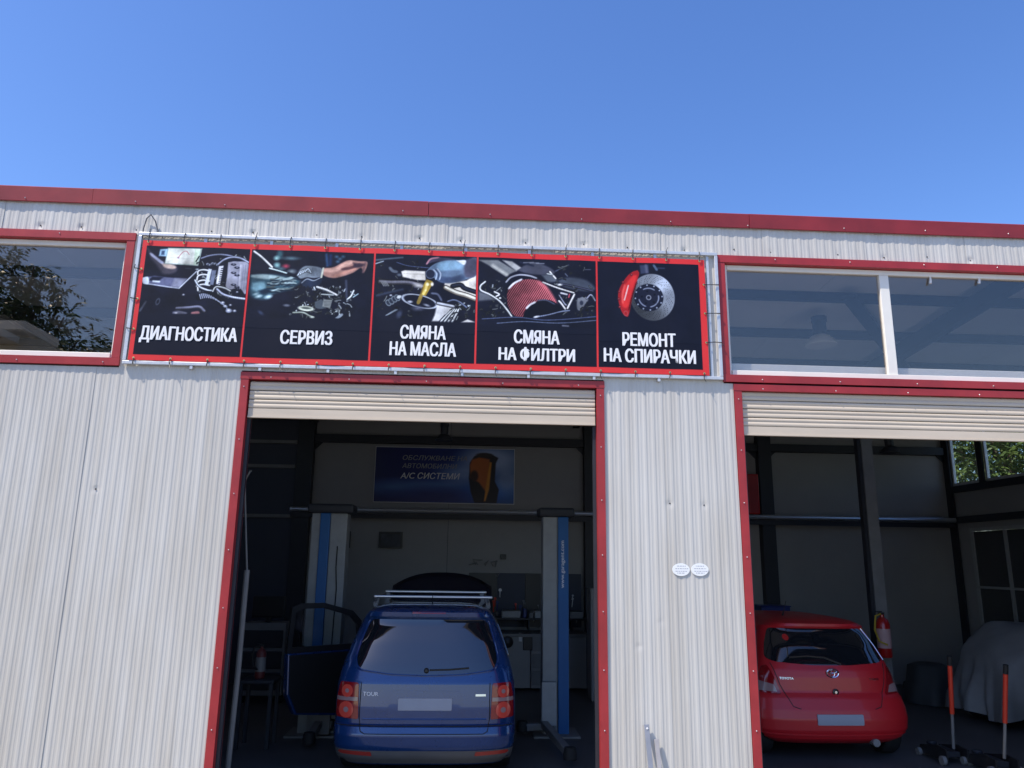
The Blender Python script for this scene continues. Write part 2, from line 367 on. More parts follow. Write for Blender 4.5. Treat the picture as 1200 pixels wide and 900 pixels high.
# right side wall with strip of windows
EX = BE-0.06
def side_wall():
    # solid parts round the high strip window and the low window
    y0, y1 = FY+0.10, BB
    zb, zt = 3.62, 4.62
    lw = (8.6, 13.9, 1.0, 2.82)
    b = MB(); b.box(EX, EX+0.05, y0, y1, 2.82, zb); b.box(EX, EX+0.05, y0, y1, zt, 4.86)
    b.box(EX, EX+0.05, y0, y1, 0, 1.0); b.box(EX, EX+0.05, lw[1], y1, 1.0, 2.82); b.box(EX, EX+0.05, y0, lw[0], 1.0, 2.82)
    b.box(EX, EX+0.05, 14.25, y1, zb, zt); b.box(EX, EX+0.05, y0, 8.0, zb, zt)
    b.build('side_wall', 'inner_sheet', bld)
    W = MB().box(EX-0.02, EX+0.03, 8.0, 14.25, zb, zb+0.05).box(EX-0.02, EX+0.03, 8.0, 14.25, zt-0.05, zt).build('window', 'galv', bld, label='high strip window in the side wall with trees outside')
    for y in (14.22, 13.47, 13.26, 11.9, 11.7, 10.3, 10.1, 8.05): MB().box(EX-0.02, EX+0.03, y-0.025, y+0.025, zb+0.051, zt-0.051).build('frame', 'galv' , W)
    MB().box(EX-0.05, EX-0.021, 13.29, 13.44, zb-0.02, zt).build('mullion', 'dark_steel', W)
    for a, c in ((13.496, 14.194), (11.926, 13.234), (10.326, 11.674), (8.076, 10.074)): MB().box(EX, EX+0.006, a, c, zb+0.052, zt-0.052).build('pane', 'side_glass', W)
    L = MB().box(EX-0.03, EX+0.03, lw[0], lw[1], lw[2], lw[2]+0.06).box(EX-0.03, EX+0.03, lw[0], lw[1], lw[3]-0.06, lw[3]).build('window', 'dull_white', bld, label='low pale framed window in the side wall beside the covered car')
    for y in (13.87, 12.98, 11.9, 10.8, 9.7, 8.63): MB().box(EX-0.03, EX+0.03, y-0.03, y+0.03, 1.062, 2.758).build('frame', 'dull_white', L)
    for a, c in ((13.012, 13.838), (11.932, 12.948), (10.832, 11.868), (9.732, 10.768), (8.662, 9.668)):
        MB().box(EX, EX+0.01, a, c, 1.064, 2.756).build('pane', 'car_glass', L)
    MB().box(EX-0.028, EX-0.0005, 8.662, 13.838, 1.75, 1.79).build('crossbar', 'dull_white', L)
    # dark girts on the side wall
    for z in (3.55, 2.98): MB().box(EX-0.09, EX-0.031, FY+0.3, 14.2, z-0.06, z+0.06).build('girt', 'dark_steel', bld)
side_wall()
MB().box(BW, BE, BB, BB+0.06, 0, 4.95).build('back_wall', 'navy_sheet', bld)
# pale lining sheets of the back wall with steel between
YB = 14.4
def X14(px, py=600): return at(px, py, YB)[0]
zg = at(500, 600, YB)[1]; ztb = at(500, 521, YB)[1]; ztt = at(500, 512, YB)[1]
cols = [(X14(345), X14(364)), (X14(684), X14(700)), (X14(889), X14(904)), (X14(1112), X14(1136))]
spans = [(cols[0][1], cols[1][0]), (cols[1][1], cols[2][0]), (cols[2][1], cols[3][0])]
mid = at(1012, 600, YB)[0]
for (a, b) in spans:
    cuts = [a, b] if b-a < 3.6 else [a, (a+b)/2, b]
    if a == spans[2][0]: cuts = [a, (a+b)/2, b]
    for i in range(len(cuts)-1):
        for z0, z1 in ((0.02, zg-0.02), (zg+0.02, ztb), (ztt, 4.66)):
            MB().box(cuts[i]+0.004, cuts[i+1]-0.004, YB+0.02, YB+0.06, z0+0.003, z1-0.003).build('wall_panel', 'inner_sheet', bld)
    # corner gussets
    for xc, s in ((a, 1), (b, -1)):
        MB().add([(xc, YB-.02, ztb), (xc+s*0.14, YB-.02, ztb), (xc, YB-.02, ztb-0.14), (xc, YB+.018, ztb), (xc+s*0.14, YB+.018, ztb), (xc, YB+.018, ztb-0.14)],
                 [(0, 1, 2), (3, 5, 4), (0, 3, 4, 1), (1, 4, 5, 2), (2, 5, 3, 0)]).build('gusset', 'dark_steel', bld)
for a, b in cols: MB().box(a, min(b, EX-0.025), YB-0.16, YB+0.018, 0.01, 4.9).build('column', 'dark_steel', bld)
MB().box(cols[0][1]-0.05, EX-0.1, YB-0.10, YB+0.01, ztb, ztt).build('girder', 'dark_steel', bld)
MB().box(BW+.06, EX-0.1, YB-0.12, YB+0.0, 4.66, 4.86).build('girder', 'dark_steel', bld)
MB().tube([(X14(343), YB-0.22, zg), (EX-0.1, YB-0.22, zg)], 0.045, 10).build('pipe', 'alu', bld, smooth=True, label='long pale pipe across the back wall')
MB().box(X14(343), EX-0.1, YB-0.19, YB-0.161, zg-0.14, zg-0.05).build('girt', 'dark_steel', bld)
# far left of the back wall, its shade put into the sheet colour
MB().box(BW+0.06, cols[0][0]-0.01, YB-0.1, YB, 0.01, 4.6).build('wall_panel', 'navy_sheet', bld, label='back wall panel at the far left, coloured dark for its shade')
for z in (at(320, 605, YB)[1], 3.75, 4.2): MB().box(BW+0.06, cols[0][0]-0.01, YB-0.17, YB-0.101, z-0.03, z+0.03).build('girt', 'grey_steel', bld)
# inner free-standing post between the red car and the back wall
x0, _ = at(1005, 518, 11.0); x1, _ = at(1020, 518, 11.0)
MB().box(x0, x0+0.05, 11.02, 11.12, 0.01, 4.95).build('post', 'dark_steel', bld)
MB().box(x0+0.052, x1+0.02, 11.0, 11.1, 0.01, 4.95).build('post', 'grey_steel', bld, label='grey steel post behind the red car')
# roof: sheets, purlins and rafters
for k in range(10):
    a = BW+k*(BE-BW)/10+0.003; b = BW+(k+1)*(BE-BW)/10-0.003
    MB().add([(a, FY+0.02, zroof(FY)+0.0), (b, FY+0.02, zroof(FY)), (b, BB+0.1, zroof(BB)+0.0), (a, BB+0.1, zroof(BB)),
              (a, FY+0.02, zroof(FY)+0.04), (b, FY+0.02, zroof(FY)+0.04), (b, BB+0.1, zroof(BB)+0.04), (a, BB+0.1, zroof(BB)+0.04)],
             [(0, 1, 2, 3), (7, 6, 5, 4), (0, 4, 5, 1), (1, 5, 6, 2), (2, 6, 7, 3), (3, 7, 4, 0)]).build('roof_sheet', 'roof_under', bld)
for y in (7.35, 8.55, 9.75, 10.95, 12.15, 13.35):
    MB().box(BW+0.06, EX-0.01, y-0.035, y+0.035, zroof(y)-0.115, zroof(y)-0.006).build('purlin', 'dark_steel', bld)
for x in (-5.6, -2.85, 2.0, 5.9, 9.0):
    MB().obox((x, FY+0.15, zroof(FY+.15)-0.225), (x, YB-0.2, zroof(YB-.2)-0.225), 0.12, 0.2).build('rafter', 'dark_steel', bld)
MB().obox((4.4, 8.3, zroof(8.3)-0.15), (6.9, 11.3, zroof(11.3)-0.15), 0.16, 0.05).build('brace', 'dark_steel', bld)
for x in (-2.45, 1.85, 2.15): MB().box(x-0.06, x+0.06, FY+0.18, FY+0.30, 0.01, 5.1).build('column', 'dark_steel', bld)
MB().box(BW+0.06, EX-0.01, FY+0.2, FY+0.32, 3.74, 3.86).build('girder', 'dark_steel', bld)
# ---------------------------------------------------------------- banner
def P(px, py, Y=FY-0.05): return at(px, py, Y)
YS = FY-0.045
tl, tr, br_, bl = P(168, 283.5), P(824.5, 302), P(832.5, 440), P(149, 421.5)
itl, itr, ibr, ibl = P(171.5, 289.5), P(818, 308), P(824, 433.5), P(156, 414.5)
bx0, bx1 = (tl[0]+bl[0])/2, (tr[0]+br_[0])/2; bz1, bz0 = (tl[1]+tr[1])/2, (bl[1]+br_[1])/2
ix0, ix1 = (itl[0]+ibl[0])/2, (itr[0]+ibr[0])/2; iz1, iz0 = (itl[1]+itr[1])/2, (ibl[1]+ibr[1])/2
ban = thing('banner', 'long dark banner with red border listing car repair services above the door', 'banner', (0, FY, 3.75))
def wav(x, z): return 0.0035*math.sin(x*7.3+z*2)+0.002*math.sin(x*17+z*5+1)
def gridplane(x0, x1, z0, z1, off, nx=None, nz=None):
    nx = nx or max(1, int((x1-x0)/0.05)); nz = nz or max(1, int((z1-z0)/0.05)); vs = []; fs = []
    for j in range(nz+1):
        for i in range(nx+1):
            x = x0+(x1-x0)*i/nx; z = z0+(z1-z0)*j/nz; vs.append((x, YS-off+wav(x, z), z))
    for j in range(nz):
        for i in range(nx): a = j*(nx+1)+i; fs.append((a, a+1, a+nx+2, a+nx+1))
    return vs, fs
cloth = MB().add(*gridplane(bx0, bx1, bz0, bz1, 0)).build('sheet', 'banner_red', ban, smooth='full', weld=False, label='red bordered vinyl sheet')
div = [(P(293.6, 293.6)[0]+P(282.5, 416)[0])/2, (P(438.8, 299)[0]+P(432.8, 419.6)[0])/2, (P(559.4, 304)[0]+P(557, 423.4)[0])/2, (P(699, 309.3)[0]+P(700.6, 428)[0])/2]
ed = [ix0]+div+[ix1]
for i in range(5):
    a = ed[i]+(0.009 if i else 0); b = ed[i+1]-(0.009 if i < 4 else 0)
    MB().add(*gridplane(a, b, iz0, iz1, 0.0012)).build('field', 'banner_navy', cloth, smooth='full', weld=False)
words = [('ДИАГНОСТИКА', (162.5, 399.5), (279.5, 383)), ('СЕРВИЗ', (327.5, 404), (390.5, 387)), ('СМЯНА', (468.5, 397.5), (523, 381.5)), ('НА МАСЛА', (456, 417), (535, 401)),
         ('СМЯНА', (602, 403.5), (656, 386.5)), ('НА ФИЛТРИ', (584, 424), (674, 407)), ('РЕМОНТ', (729.5, 406), (791.5, 390)), ('НА СПИРАЧКИ', (707.5, 425.5), (815, 409))]
for wd_, a, b in words:
    xa, za = P(*a); xb, zb = P(*b); ht = zb-za
    v, f = textmesh(wd_, abs(ht), xb-xa, bold=0.037)
    zc = P((a[0]+b[0])/2, (a[1]+b[1])/2)[1]; hh = 0.135
    if 'Д' in wd_ or 'Ц' in wd_: v[:, 1] *= 0.16/ht; zb0 = zc-0.092
    else: v[:, 1] *= hh/ht; zb0 = zc-hh/2
    vs = [(xa+u, YS-0.0052-dd+wav(xa+u, zb0+q), zb0+q) for u, q, dd in v]
    MB().add(vs, f).build('lettering', 'banner_white', cloth, weld=False)
# --- raster painter for the printed pictures
class Canvas:
    def __init__(s, x0, x1, z0, z1, res):
        s.nx = int((x1-x0)/res); s.nz = int((z1-z0)/res); s.b = (x0, x1, z0, z1)
        s.X, s.Z = np.meshgrid(np.linspace(x0, x1, s.nx+1), np.linspace(z0, z1, s.nz+1)); s.c = np.zeros(s.X.shape+(3,)); s.res = res
    def bgc(s, col): s.c[:] = col
    def put(s, d, col, soft=1.2, alpha=1.0):
        a = np.clip(0.5-d/(s.res*soft), 0, 1)*alpha
        col = np.asarray(col, float)
        if col.ndim == 1: col = col[None, None, :]
        s.c = s.c*(1-a[..., None])+col*a[..., None]
    def ell(s, cx, cz, rx, rz, col, rot=0, **k):
        c, sn = math.cos(rot), math.sin(rot); dx, dz = s.X-cx, s.Z-cz
        u, v = (dx*c+dz*sn), (-dx*sn+dz*c); q = np.sqrt((u/rx)**2+(v/rz)**2)+1e-9
        s.put((q-1)*min(rx, rz), col, **k); return u, v
    def ring(s, cx, cz, rx, rz, th, col, rot=0, **k):
        c, sn = math.cos(rot), math.sin(rot); dx, dz = s.X-cx, s.Z-cz
        u, v = (dx*c+dz*sn), (-dx*sn+dz*c); q = np.sqrt((u/rx)**2+(v/rz)**2)
        s.put(np.abs((q-1)*min(rx, rz))-th/2, col, **k)
    def cap(s, a, b, r, col, r2=None, **k):
        a, b = np.array(a), np.array(b); d = b-a; t = np.clip(((s.X-a[0])*d[0]+(s.Z-a[1])*d[1])/(d@d+1e-12), 0, 1)
        r2 = r if r2 is None else r2
        s.put(np.hypot(s.X-a[0]-t*d[0], s.Z-a[1]-t*d[1])-(r+(r2-r)*t), col, **k)
    def poly(s, pts, col, **k):
        n = len(pts); d = np.full(s.X.shape, 1e9); ins = np.zeros(s.X.shape, bool)
        for i in range(n):
            a, b = np.array(pts[i]), np.array(pts[(i+1) % n]); e = b-a
            t = np.clip(((s.X-a[0])*e[0]+(s.Z-a[1])*e[1])/(e@e+1e-12), 0, 1)
            d = np.minimum(d, np.hypot(s.X-a[0]-t*e[0], s.Z-a[1]-t*e[1]))
            cnd = ((a[1] > s.Z) != (b[1] > s.Z)) & (s.X < (b[0]-a[0])*(s.Z-a[1])/(b[1]-a[1]+1e-12)+a[0]); ins ^= cnd
        s.put(np.where(ins, -d, d), col, **k)
    def line(s, pts, r, col, **k):
        for i in range(len(pts)-1): s.cap(pts[i], pts[i+1], r, col, **k)
    def noise(s, amp, seed, n=3):
        rg = np.random.RandomState(seed); f = np.zeros(s.X.shape)
        for o in range(n):
            g = rg.rand(6*2**o+3, 8*2**o+3); jz = np.linspace(0, g.shape[0]-1.01, s.X.shape[0]); jx = np.linspace(0, g.shape[1]-1.01, s.X.shape[1])
            a0 = jz.astype(int); b0 = jx.astype(int); fa = (jz-a0)[:, None]; fb = (jx-b0)[None, :]
            f += ((g[a0][:, b0]*(1-fa)*(1-fb)+g[a0+1][:, b0]*fa*(1-fb)+g[a0][:, b0+1]*(1-fa)*fb+g[a0+1][:, b0+1]*fa*fb)-0.5)/(1.5**o)
        s.c = np.clip(s.c*(1+amp*f[..., None]), 0, 1)
    def fade(s, z0, z1, col):
        a = np.clip((s.Z-z0)/(z1-z0), 0, 1)[..., None]; s.c = np.asarray(col)*(1-a)+s.c*a
    def fadex(s, x0, x1, col):
        a = np.clip((s.X-x0)/(x1-x0), 0, 1)[..., None]; s.c = np.asarray(col)*(1-a)+s.c*a
    def build(s, name, mt, parent, surf):
        x0, x1, z0, z1 = s.b; vs = np.stack([s.X.ravel(), surf(s.X, s.Z).ravel(), s.Z.ravel()], 1)-np.array(wloc(parent))
        nx, nz = s.nx, s.nz; me = bpy.data.meshes.new(name)
        i, j = np.meshgrid(np.arange(nx), np.arange(nz)); a = (j*(nx+1)+i).ravel()
        fc = np.stack([a, a+1, a+nx+2, a+nx+1], 1)
        me.vertices.add(len(vs)); me.vertices.foreach_set('co', vs.ravel()); me.loops.add(fc.size); me.loops.foreach_set('vertex_index', fc.ravel())
        me.polygons.add(len(fc)); me.polygons.foreach_set('loop_start', np.arange(0, fc.size, 4)); me.polygons.foreach_set('loop_total', np.full(len(fc), 4))
        me.update(calc_edges=True); ca = me.color_attributes.new('print', 'FLOAT_COLOR', 'POINT')
        lin_ = np.where(s.c <= 0.04045, s.c/12.92, ((s.c+0.055)/1.055)**2.4)
        ca.data.foreach_set('color', np.concatenate([lin_.reshape(-1, 3), np.ones((len(vs), 1))], 1).ravel())
        me.materials.append(MATS[mt]); me.shade_smooth(); o = bpy.data.objects.new(name, me); C.objects.link(o); o.parent = parent; return o
NAVY = (0.072, 0.083, 0.145)
def L(q, pts): return [q(*p) for p in pts]
K8 = FY/900/8.2
def qz(x0, y0, s): return lambda x, y: P(x0+x/s, y0+y/s)
def sm(pts, n=6):
    'smooth curve through the points'
    p = [np.array(a, float) for a in pts]; p = [2*p[0]-p[1]]+p+[2*p[-1]-p[-2]]; o = []
    for i in range(1, len(p)-2):
        for k in range(n):
            t = k/n; a, b, c_, d = p[i-1], p[i], p[i+1], p[i+2]
            o.append(tuple(0.5*((2*b)+(c_-a)*t+(2*a-5*b+4*c_-d)*t*t+(-a+3*b-3*c_+d)*t**3)))
    return o+[tuple(p[-2])]
def pipe(c, q, pts, r, col, hi=1.35, soft=1.6):
    'a shaded round pipe: dark edge, body, light line'
    l = sm(L(q, pts)) if len(pts) > 2 else L(q, pts); r = r*K8
    c.line(l, r*1.35, tuple(x*0.22 for x in col), soft=soft); c.line(l, r, tuple(x*0.7 for x in col), soft=soft)
    c.line([(x, z+r*0.25) for x, z in l], r*0.5, tuple(min(1, x*hi) for x in col), soft=soft)
def shape(c, q, pts, col, smooth=True, **k):
    l = L(q, pts); l = sm(l+[l[0]], 5)[:-1] if smooth else l; c.poly(l, col, **k)
def bits(c, q, box, n, seed, hi=0.8, tint=(0.88, 0.94, 1.0), dark=(0.03, 0.04, 0.08)):
    'small engine parts: shaded pipes, bolts, brackets'
    rg = random.Random(seed)
    for i in range(n):
        x = rg.uniform(box[0], box[2]); y = rg.uniform(box[1], box[3]); a = rg.uniform(0, 3.14); l = rg.uniform(10, 60); b = 0.12+hi*rg.random()**2.2; t = rg.random()
        col = tuple(b*k for k in tint)
        if t < 0.55: pipe(c, q, [(x, y), (x+l*.5*math.cos(a)+rg.uniform(-8, 8), y+l*.5*math.sin(a)+rg.uniform(-8, 8)), (x+l*math.cos(a), y+l*math.sin(a))], rg.uniform(2, 6.5), col)
        elif t < 0.8:
            r = rg.uniform(4, 12)*K8; p = q(x, y); c.ell(*p, r*1.3, r*1.1, dark); c.ell(*p, r, r*.85, col, soft=1.5); c.ell(p[0]+r*.2, p[1]-r*.15, r*.5, r*.4, tuple(v*.3 for v in col))
        else: shape(c, q, [(x, y), (x+rg.uniform(10, 35), y+rg.uniform(-6, 6)), (x+rg.uniform(10, 35), y+rg.uniform(8, 25)), (x+rg.uniform(-5, 5), y+rg.uniform(8, 25))], tuple(v*.6 for v in col), False, soft=2)
RES = 0.0042
surf_pic = lambda X, Z: YS-0.0024+0.0035*np.sin(X*7.3+Z*2)+0.002*np.sin(X*17+Z*5+1)
def canvas(i, zb):
    a = ed[i]+(0.010 if i else 0.001); b = ed[i+1]-(0.010 if i < 4 else 0.001)
    c = Canvas(a, b, zb, iz1-0.002, RES); c.bgc(NAVY); return c
zlow = P(300, 384)[1]
D3 = (0.04, 0.05, 0.09)
# 1 diagnostics: tester, laptop, engine
c = canvas(0, zlow); q = qz(160, 280, 8.18)
shape(c, q, [(100, 80), (150, 135), (230, 195), (300, 235), (375, 250), (385, 300), (330, 330), (250, 330), (200, 260), (140, 190), (120, 130)], (0.26, 0.25, 0.30), soft=6)
c.line(sm(L(q, [(135, 140), (200, 195), (250, 230)])), 9*K8, (0.60, 0.62, 0.72), soft=4); shape(c, q, [(240, 235), (330, 240), (378, 268), (345, 285), (270, 270)], (0.78, 0.70, 0.66), soft=4)
shape(c, q, [(225, 95), (300, 90), (285, 165), (212, 160)], (0.58, 0.72, 0.82), False, soft=3); shape(c, q, [(240, 110), (270, 110), (262, 150), (232, 150)], (0.20, 0.28, 0.4), False, soft=3)
shape(c, q, [(300, 82), (630, 92), (590, 258), (265, 235)], (0.60, 0.68, 0.66), False, soft=2); shape(c, q, [(306, 88), (612, 98), (578, 248), (276, 228)], (0.87, 0.89, 0.86), False, soft=2)
shape(c, q, [(560, 98), (612, 98), (578, 248), (545, 246)], (0.74, 0.82, 0.74), False, soft=2)
c.line(sm(L(q, [(398, 180), (420, 150), (450, 122), (480, 118), (505, 150)])), 2.6*K8, (0.72, 0.42, 0.46)); c.ell(*q(398, 178), 10*K8, 8*K8, (0.45, 0.32, 0.42), soft=3); c.line(L(q, [(310, 175), (540, 190)]), 1.5*K8, (0.74, 0.75, 0.74))
c.line(L(q, [(470, 280), (520, 285)]), 3*K8, (0.25, 0.30, 0.34), soft=3); c.ell(*q(582, 290), 15*K8, 5*K8, (0.85, 0.92, 0.94), soft=2)
shape(c, q, [(60, 375), (170, 352), (290, 365), (480, 380), (410, 468), (300, 460), (110, 430), (60, 420)], (0.36, 0.38, 0.50), False, soft=3)
shape(c, q, [(365, 375), (480, 382), (408, 466), (330, 455)], (0.56, 0.58, 0.68), False, soft=6); shape(c, q, [(150, 360), (260, 362), (205, 405), (110, 400)], (0.08, 0.10, 0.18), False, soft=4); c.cap(q(160, 405), q(215, 408), 9*K8, (0.85, 0.9, 0.95), soft=3)
c.line(L(q, [(405, 470), (578, 308)]), 6*K8, (0.80, 0.84, 0.90), soft=2); c.line(L(q, [(70, 425), (400, 470)]), 5*K8, (0.74, 0.78, 0.86), soft=2); shape(c, q, [(55, 370), (110, 365), (115, 430), (60, 420)], (0.86, 0.92, 0.98), soft=3)
bits(c, q, (590, 140, 1060, 560), 70, 3, 0.5)
pipe(c, q, [(620, 185), (700, 160), (800, 150), (900, 162), (960, 180)], 8, (0.42, 0.45, 0.55)); pipe(c, q, [(780, 245), (840, 200), (920, 175), (1000, 185), (1075, 225)], 9, (0.50, 0.53, 0.62))
for k, y in enumerate((300, 345, 400, 440)): pipe(c, q, [(570+12*abs(k-1.5), y+55), (590, y+10), (640, y-5), (700, y+5)], 7, (0.72, 0.77, 0.86))
for k in range(5): c.ell(*q(680+k*24, 240+8*math.sin(k*2)), 13*K8, 11*K8, (0.62, 0.66, 0.75), soft=2); c.ell(*q(684+k*24, 243+8*math.sin(k*2)), 6*K8, 5*K8, D3)
shape(c, q, [(690, 285), (722, 290), (685, 445), (650, 440)], (0.80, 0.84, 0.90), False, soft=2); shape(c, q, [(722, 300), (765, 300), (735, 440), (700, 440)], (0.42, 0.46, 0.56), False, soft=2)
shape(c, q, [(790, 262), (835, 258), (800, 440), (762, 430)], (0.86, 0.88, 0.92), False, soft=2)
for k in range(8): c.cap(q(815-k*4, 285+k*20), q(840-k*4, 282+k*20), 5*K8, (0.10, 0.12, 0.20))
shape(c, q, [(880, 225), (960, 215), (1080, 250), (1050, 520), (985, 470), (865, 480), (872, 330)], (0.62, 0.63, 0.70), soft=2)
for k in range(5): c.line(L(q, [(985+k*20, 250), (968+k*19, 480)]), 3*K8, (0.50, 0.51, 0.60), soft=2)
c.line(L(q, [(1000, 250), (985, 460)]), 6*K8, (0.80, 0.81, 0.86), soft=4)
for k, y in enumerate((245, 275, 325, 348, 440, 462)): c.ell(*q(930 if k % 2 == 0 else 962, y), 26*K8, 13*K8, (0.10, 0.11, 0.18)); c.ell(*q(932 if k % 2 == 0 else 964, y-4), 11*K8, 6*K8, (0.52, 0.54, 0.62))
pipe(c, q, [(560, 395), (600, 455), (680, 490), (720, 495)], 8, (0.66, 0.7, 0.8)); pipe(c, q, [(720, 520), (760, 460), (840, 470), (900, 500)], 7, (0.7, 0.73, 0.8)); pipe(c, q, [(770, 480), (830, 530), (930, 560), (1045, 575)], 10, (0.6, 0.63, 0.72))
c.line(sm(L(q, [(600, 560), (680, 530), (760, 560), (820, 610), (880, 700)])), 34*K8, D3, soft=2)
for k in range(13):
    t = k/12; x = 610+270*t-20*math.sin(t*3.1); y = 555+10*t+110*t*t-25*math.sin(t*3.1); a = 1.2-1.0*t
    c.cap(q(x-26*math.cos(a)*.6, y-26*math.sin(a)), q(x+26*math.cos(a)*.6, y+26*math.sin(a)*.7), 4.5*K8, (0.66, 0.70, 0.80), soft=1.6)
for x, y, r in ((825, 612, 20), (850, 645, 18), (885, 688, 30), (940, 690, 16), (900, 635, 12), (965, 510, 9), (447, 533, 11)): c.ell(*q(x, y), r*K8, r*.7*K8, (0.62, 0.66, 0.76), soft=3); c.ell(*q(x, y-3), r*.4*K8, r*.3*K8, (0.95, 0.97, 1), soft=2)
c.ring(*q(203, 600), 16*K8, 30*K8, 8*K8, (0.30, 0.33, 0.40), rot=-.2, soft=2); c.line(sm(L(q, [(90, 600), (50, 660), (30, 690)])), 6*K8, (0.28, 0.30, 0.36), soft=4)
pipe(c, q, [(380, 660), (500, 655), (600, 650), (650, 690)], 14, (0.34, 0.35, 0.42)); shape(c, q, [(345, 695), (400, 685), (480, 705), (460, 718), (350, 716)], (0.40, 0.41, 0.48), soft=3); shape(c, q, [(525, 700), (590, 692), (600, 716), (525, 718)], (0.62, 0.42, 0.44), soft=3); c.ell(*q(375, 707), 12*K8, 6*K8, (0.9, 0.9, 0.95), soft=2)
c.noise(0.35, 5, 5); c.fade(P(220, 370)[1], P(220, 366.5)[1], NAVY)
c.build('picture', 'picture_print', cloth, surf_pic)['label'] = 'printed picture of hands with a tester over an engine'
# 2 service: gloved hand over engine
c = canvas(1, zlow); q = qz(288, 284, 7.79)
for x, y, rx, ry, col in ((310, 110, 30, 45, (.22, .36, .40)), (280, 143, 24, 20, (.62, .82, .82)), (410, 145, 60, 14, (.42, .55, .60)), (285, 205, 28, 26, (.52, .70, .72)), (365, 215, 28, 18, (.72, .26, .36)), (420, 265, 34, 20, (.52, .58, .62)), (320, 240, 30, 16, (.3, .42, .46))): c.ell(*q(x, y), rx*K8, ry*K8, col, soft=7)
shape(c, q, [(40, 300), (150, 290), (330, 300), (480, 340), (480, 380), (380, 430), (250, 470), (210, 515), (100, 515), (40, 470)], (0.22, 0.34, 0.40), soft=8)
shape(c, q, [(50, 295), (180, 290), (340, 315), (350, 335), (200, 335), (60, 318)], (0.62, 0.72, 0.74), soft=4)
shape(c, q, [(60, 370), (160, 360), (180, 410), (130, 450), (60, 430)], (0.46, 0.62, 0.68), soft=6)
rg = random.Random(9)
for k in range(22):
    x = rg.uniform(170, 430); y = 340+rg.uniform(0, 110)-0.12*(x-170); g_ = rg.uniform(.3, .95); c.line(sm(L(q, [(x, y), (x+35, y+rg.uniform(-12, 8)), (x+80, y+rg.uniform(-18, 14))])), rg.uniform(3, 9)*K8, tuple(g_*t for t in (0.80, 0.92, 0.95)), soft=3); c.line(sm(L(q, [(x, y+14), (x+35, y+12), (x+80, y+16)])), 3*K8, (0.08, 0.14, 0.2), soft=3)
for x, y, r in ((115, 490, 26), (205, 495, 32), (90, 470, 16)): c.ell(*q(x, y), r*K8, r*.5*K8, (0.80, 0.92, 0.95), rot=.3, soft=5)
shape(c, q, [(110, 440), (190, 420), (230, 445), (160, 475)], (0.08, 0.15, 0.22), soft=5)
pipe(c, q, [(75, 80), (130, 120), (185, 170), (240, 225)], 9, (0.86, 0.92, 0.97)); pipe(c, q, [(215, 235), (300, 258), (390, 285)], 7, (0.66, 0.76, 0.82)); c.line(L(q, [(390, 285), (490, 325)]), 16*K8, (0.04, 0.07, 0.13), soft=3)
c.line(L(q, [(735, 110), (745, 210)]), 9*K8, (0.20, 0.34, 0.52), soft=6); c.line(L(q, [(775, 120), (770, 200)]), 14*K8, (0.10, 0.18, 0.34), soft=6)
for x, y in ((830, 130), (860, 150), (890, 130), (840, 175)): c.ell(*q(x, y), 16*K8, 12*K8, (0.24, 0.36, 0.46), soft=5)
shape(c, q, [(705, 235), (800, 225), (880, 185), (940, 162), (1030, 170), (1110, 180), (1080, 270), (1050, 230), (980, 275), (880, 310), (800, 325), (710, 300)], (0.66, 0.50, 0.46), soft=3)
c.line(sm(L(q, [(720, 255), (820, 250), (900, 205), (960, 180)])), 13*K8, (0.86, 0.68, 0.62), soft=6); c.line(sm(L(q, [(800, 310), (900, 275), (1000, 240)])), 9*K8, (0.80, 0.58, 0.52), soft=5); c.line(sm(L(q, [(880, 245), (960, 230), (1040, 200)])), 9*K8, (0.34, 0.22, 0.24), soft=5); c.line(L(q, [(1090, 185), (1070, 270)]), 10*K8, (0.45, 0.34, 0.36), soft=4); shape(c, q, [(980, 185), (1080, 195), (1050, 225), (990, 225)], (0.22, 0.17, 0.22), soft=5)
shape(c, q, [(465, 300), (500, 245), (560, 215), (690, 235), (700, 300), (640, 325), (560, 320), (500, 330)], (0.50, 0.55, 0.60), soft=3)
for k in range(7): c.line(L(q, [(610+13*k, 232), (604+13*k, 310)]), 2.4*K8, (0.30, 0.33, 0.38), soft=2)
for k in range(4): pipe(c, q, [(475+22*k, 300-10*k), (510+20*k, 262-6*k), (560+12*k, 262+6*k)], 8, (0.60, 0.65, 0.70))
c.line(L(q, [(708, 236), (690, 318)]), 9*K8, (0.80, 0.82, 0.76), soft=2)
shape(c, q, [(500, 360), (560, 330), (640, 350), (700, 330), (660, 400), (540, 410)], (0.12, 0.16, 0.24), soft=3); c.line(sm(L(q, [(510, 370), (560, 335), (620, 350), (680, 325)])), 4*K8, (0.55, 0.60, 0.66), soft=2)
bits(c, q, (470, 400, 960, 650), 150, 21, 0.7); bits(c, q, (340, 540, 620, 660), 16, 22, 0.5)
pipe(c, q, [(650, 408), (740, 435), (830, 480)], 10, (0.80, 0.86, 0.90)); pipe(c, q, [(690, 475), (800, 480)], 5, (0.7, 0.75, 0.8)); pipe(c, q, [(925, 520), (960, 490), (985, 440)], 8, (0.72, 0.82, 0.88)); pipe(c, q, [(980, 500), (1025, 470)], 6, (0.5, 0.6, 0.66)); c.line(L(q, [(915, 350), (920, 500)]), 10*K8, (0.26, 0.29, 0.38), soft=4)
shape(c, q, [(630, 545), (700, 525), (720, 600), (640, 600)], (0.30, 0.34, 0.38), soft=2); shape(c, q, [(710, 520), (790, 525), (770, 600), (700, 585)], (0.55, 0.58, 0.58), False, soft=2)
for k in range(4): c.line(L(q, [(715, 538+13*k), (780, 542+13*k)]), 2*K8, (0.3, 0.32, 0.34))
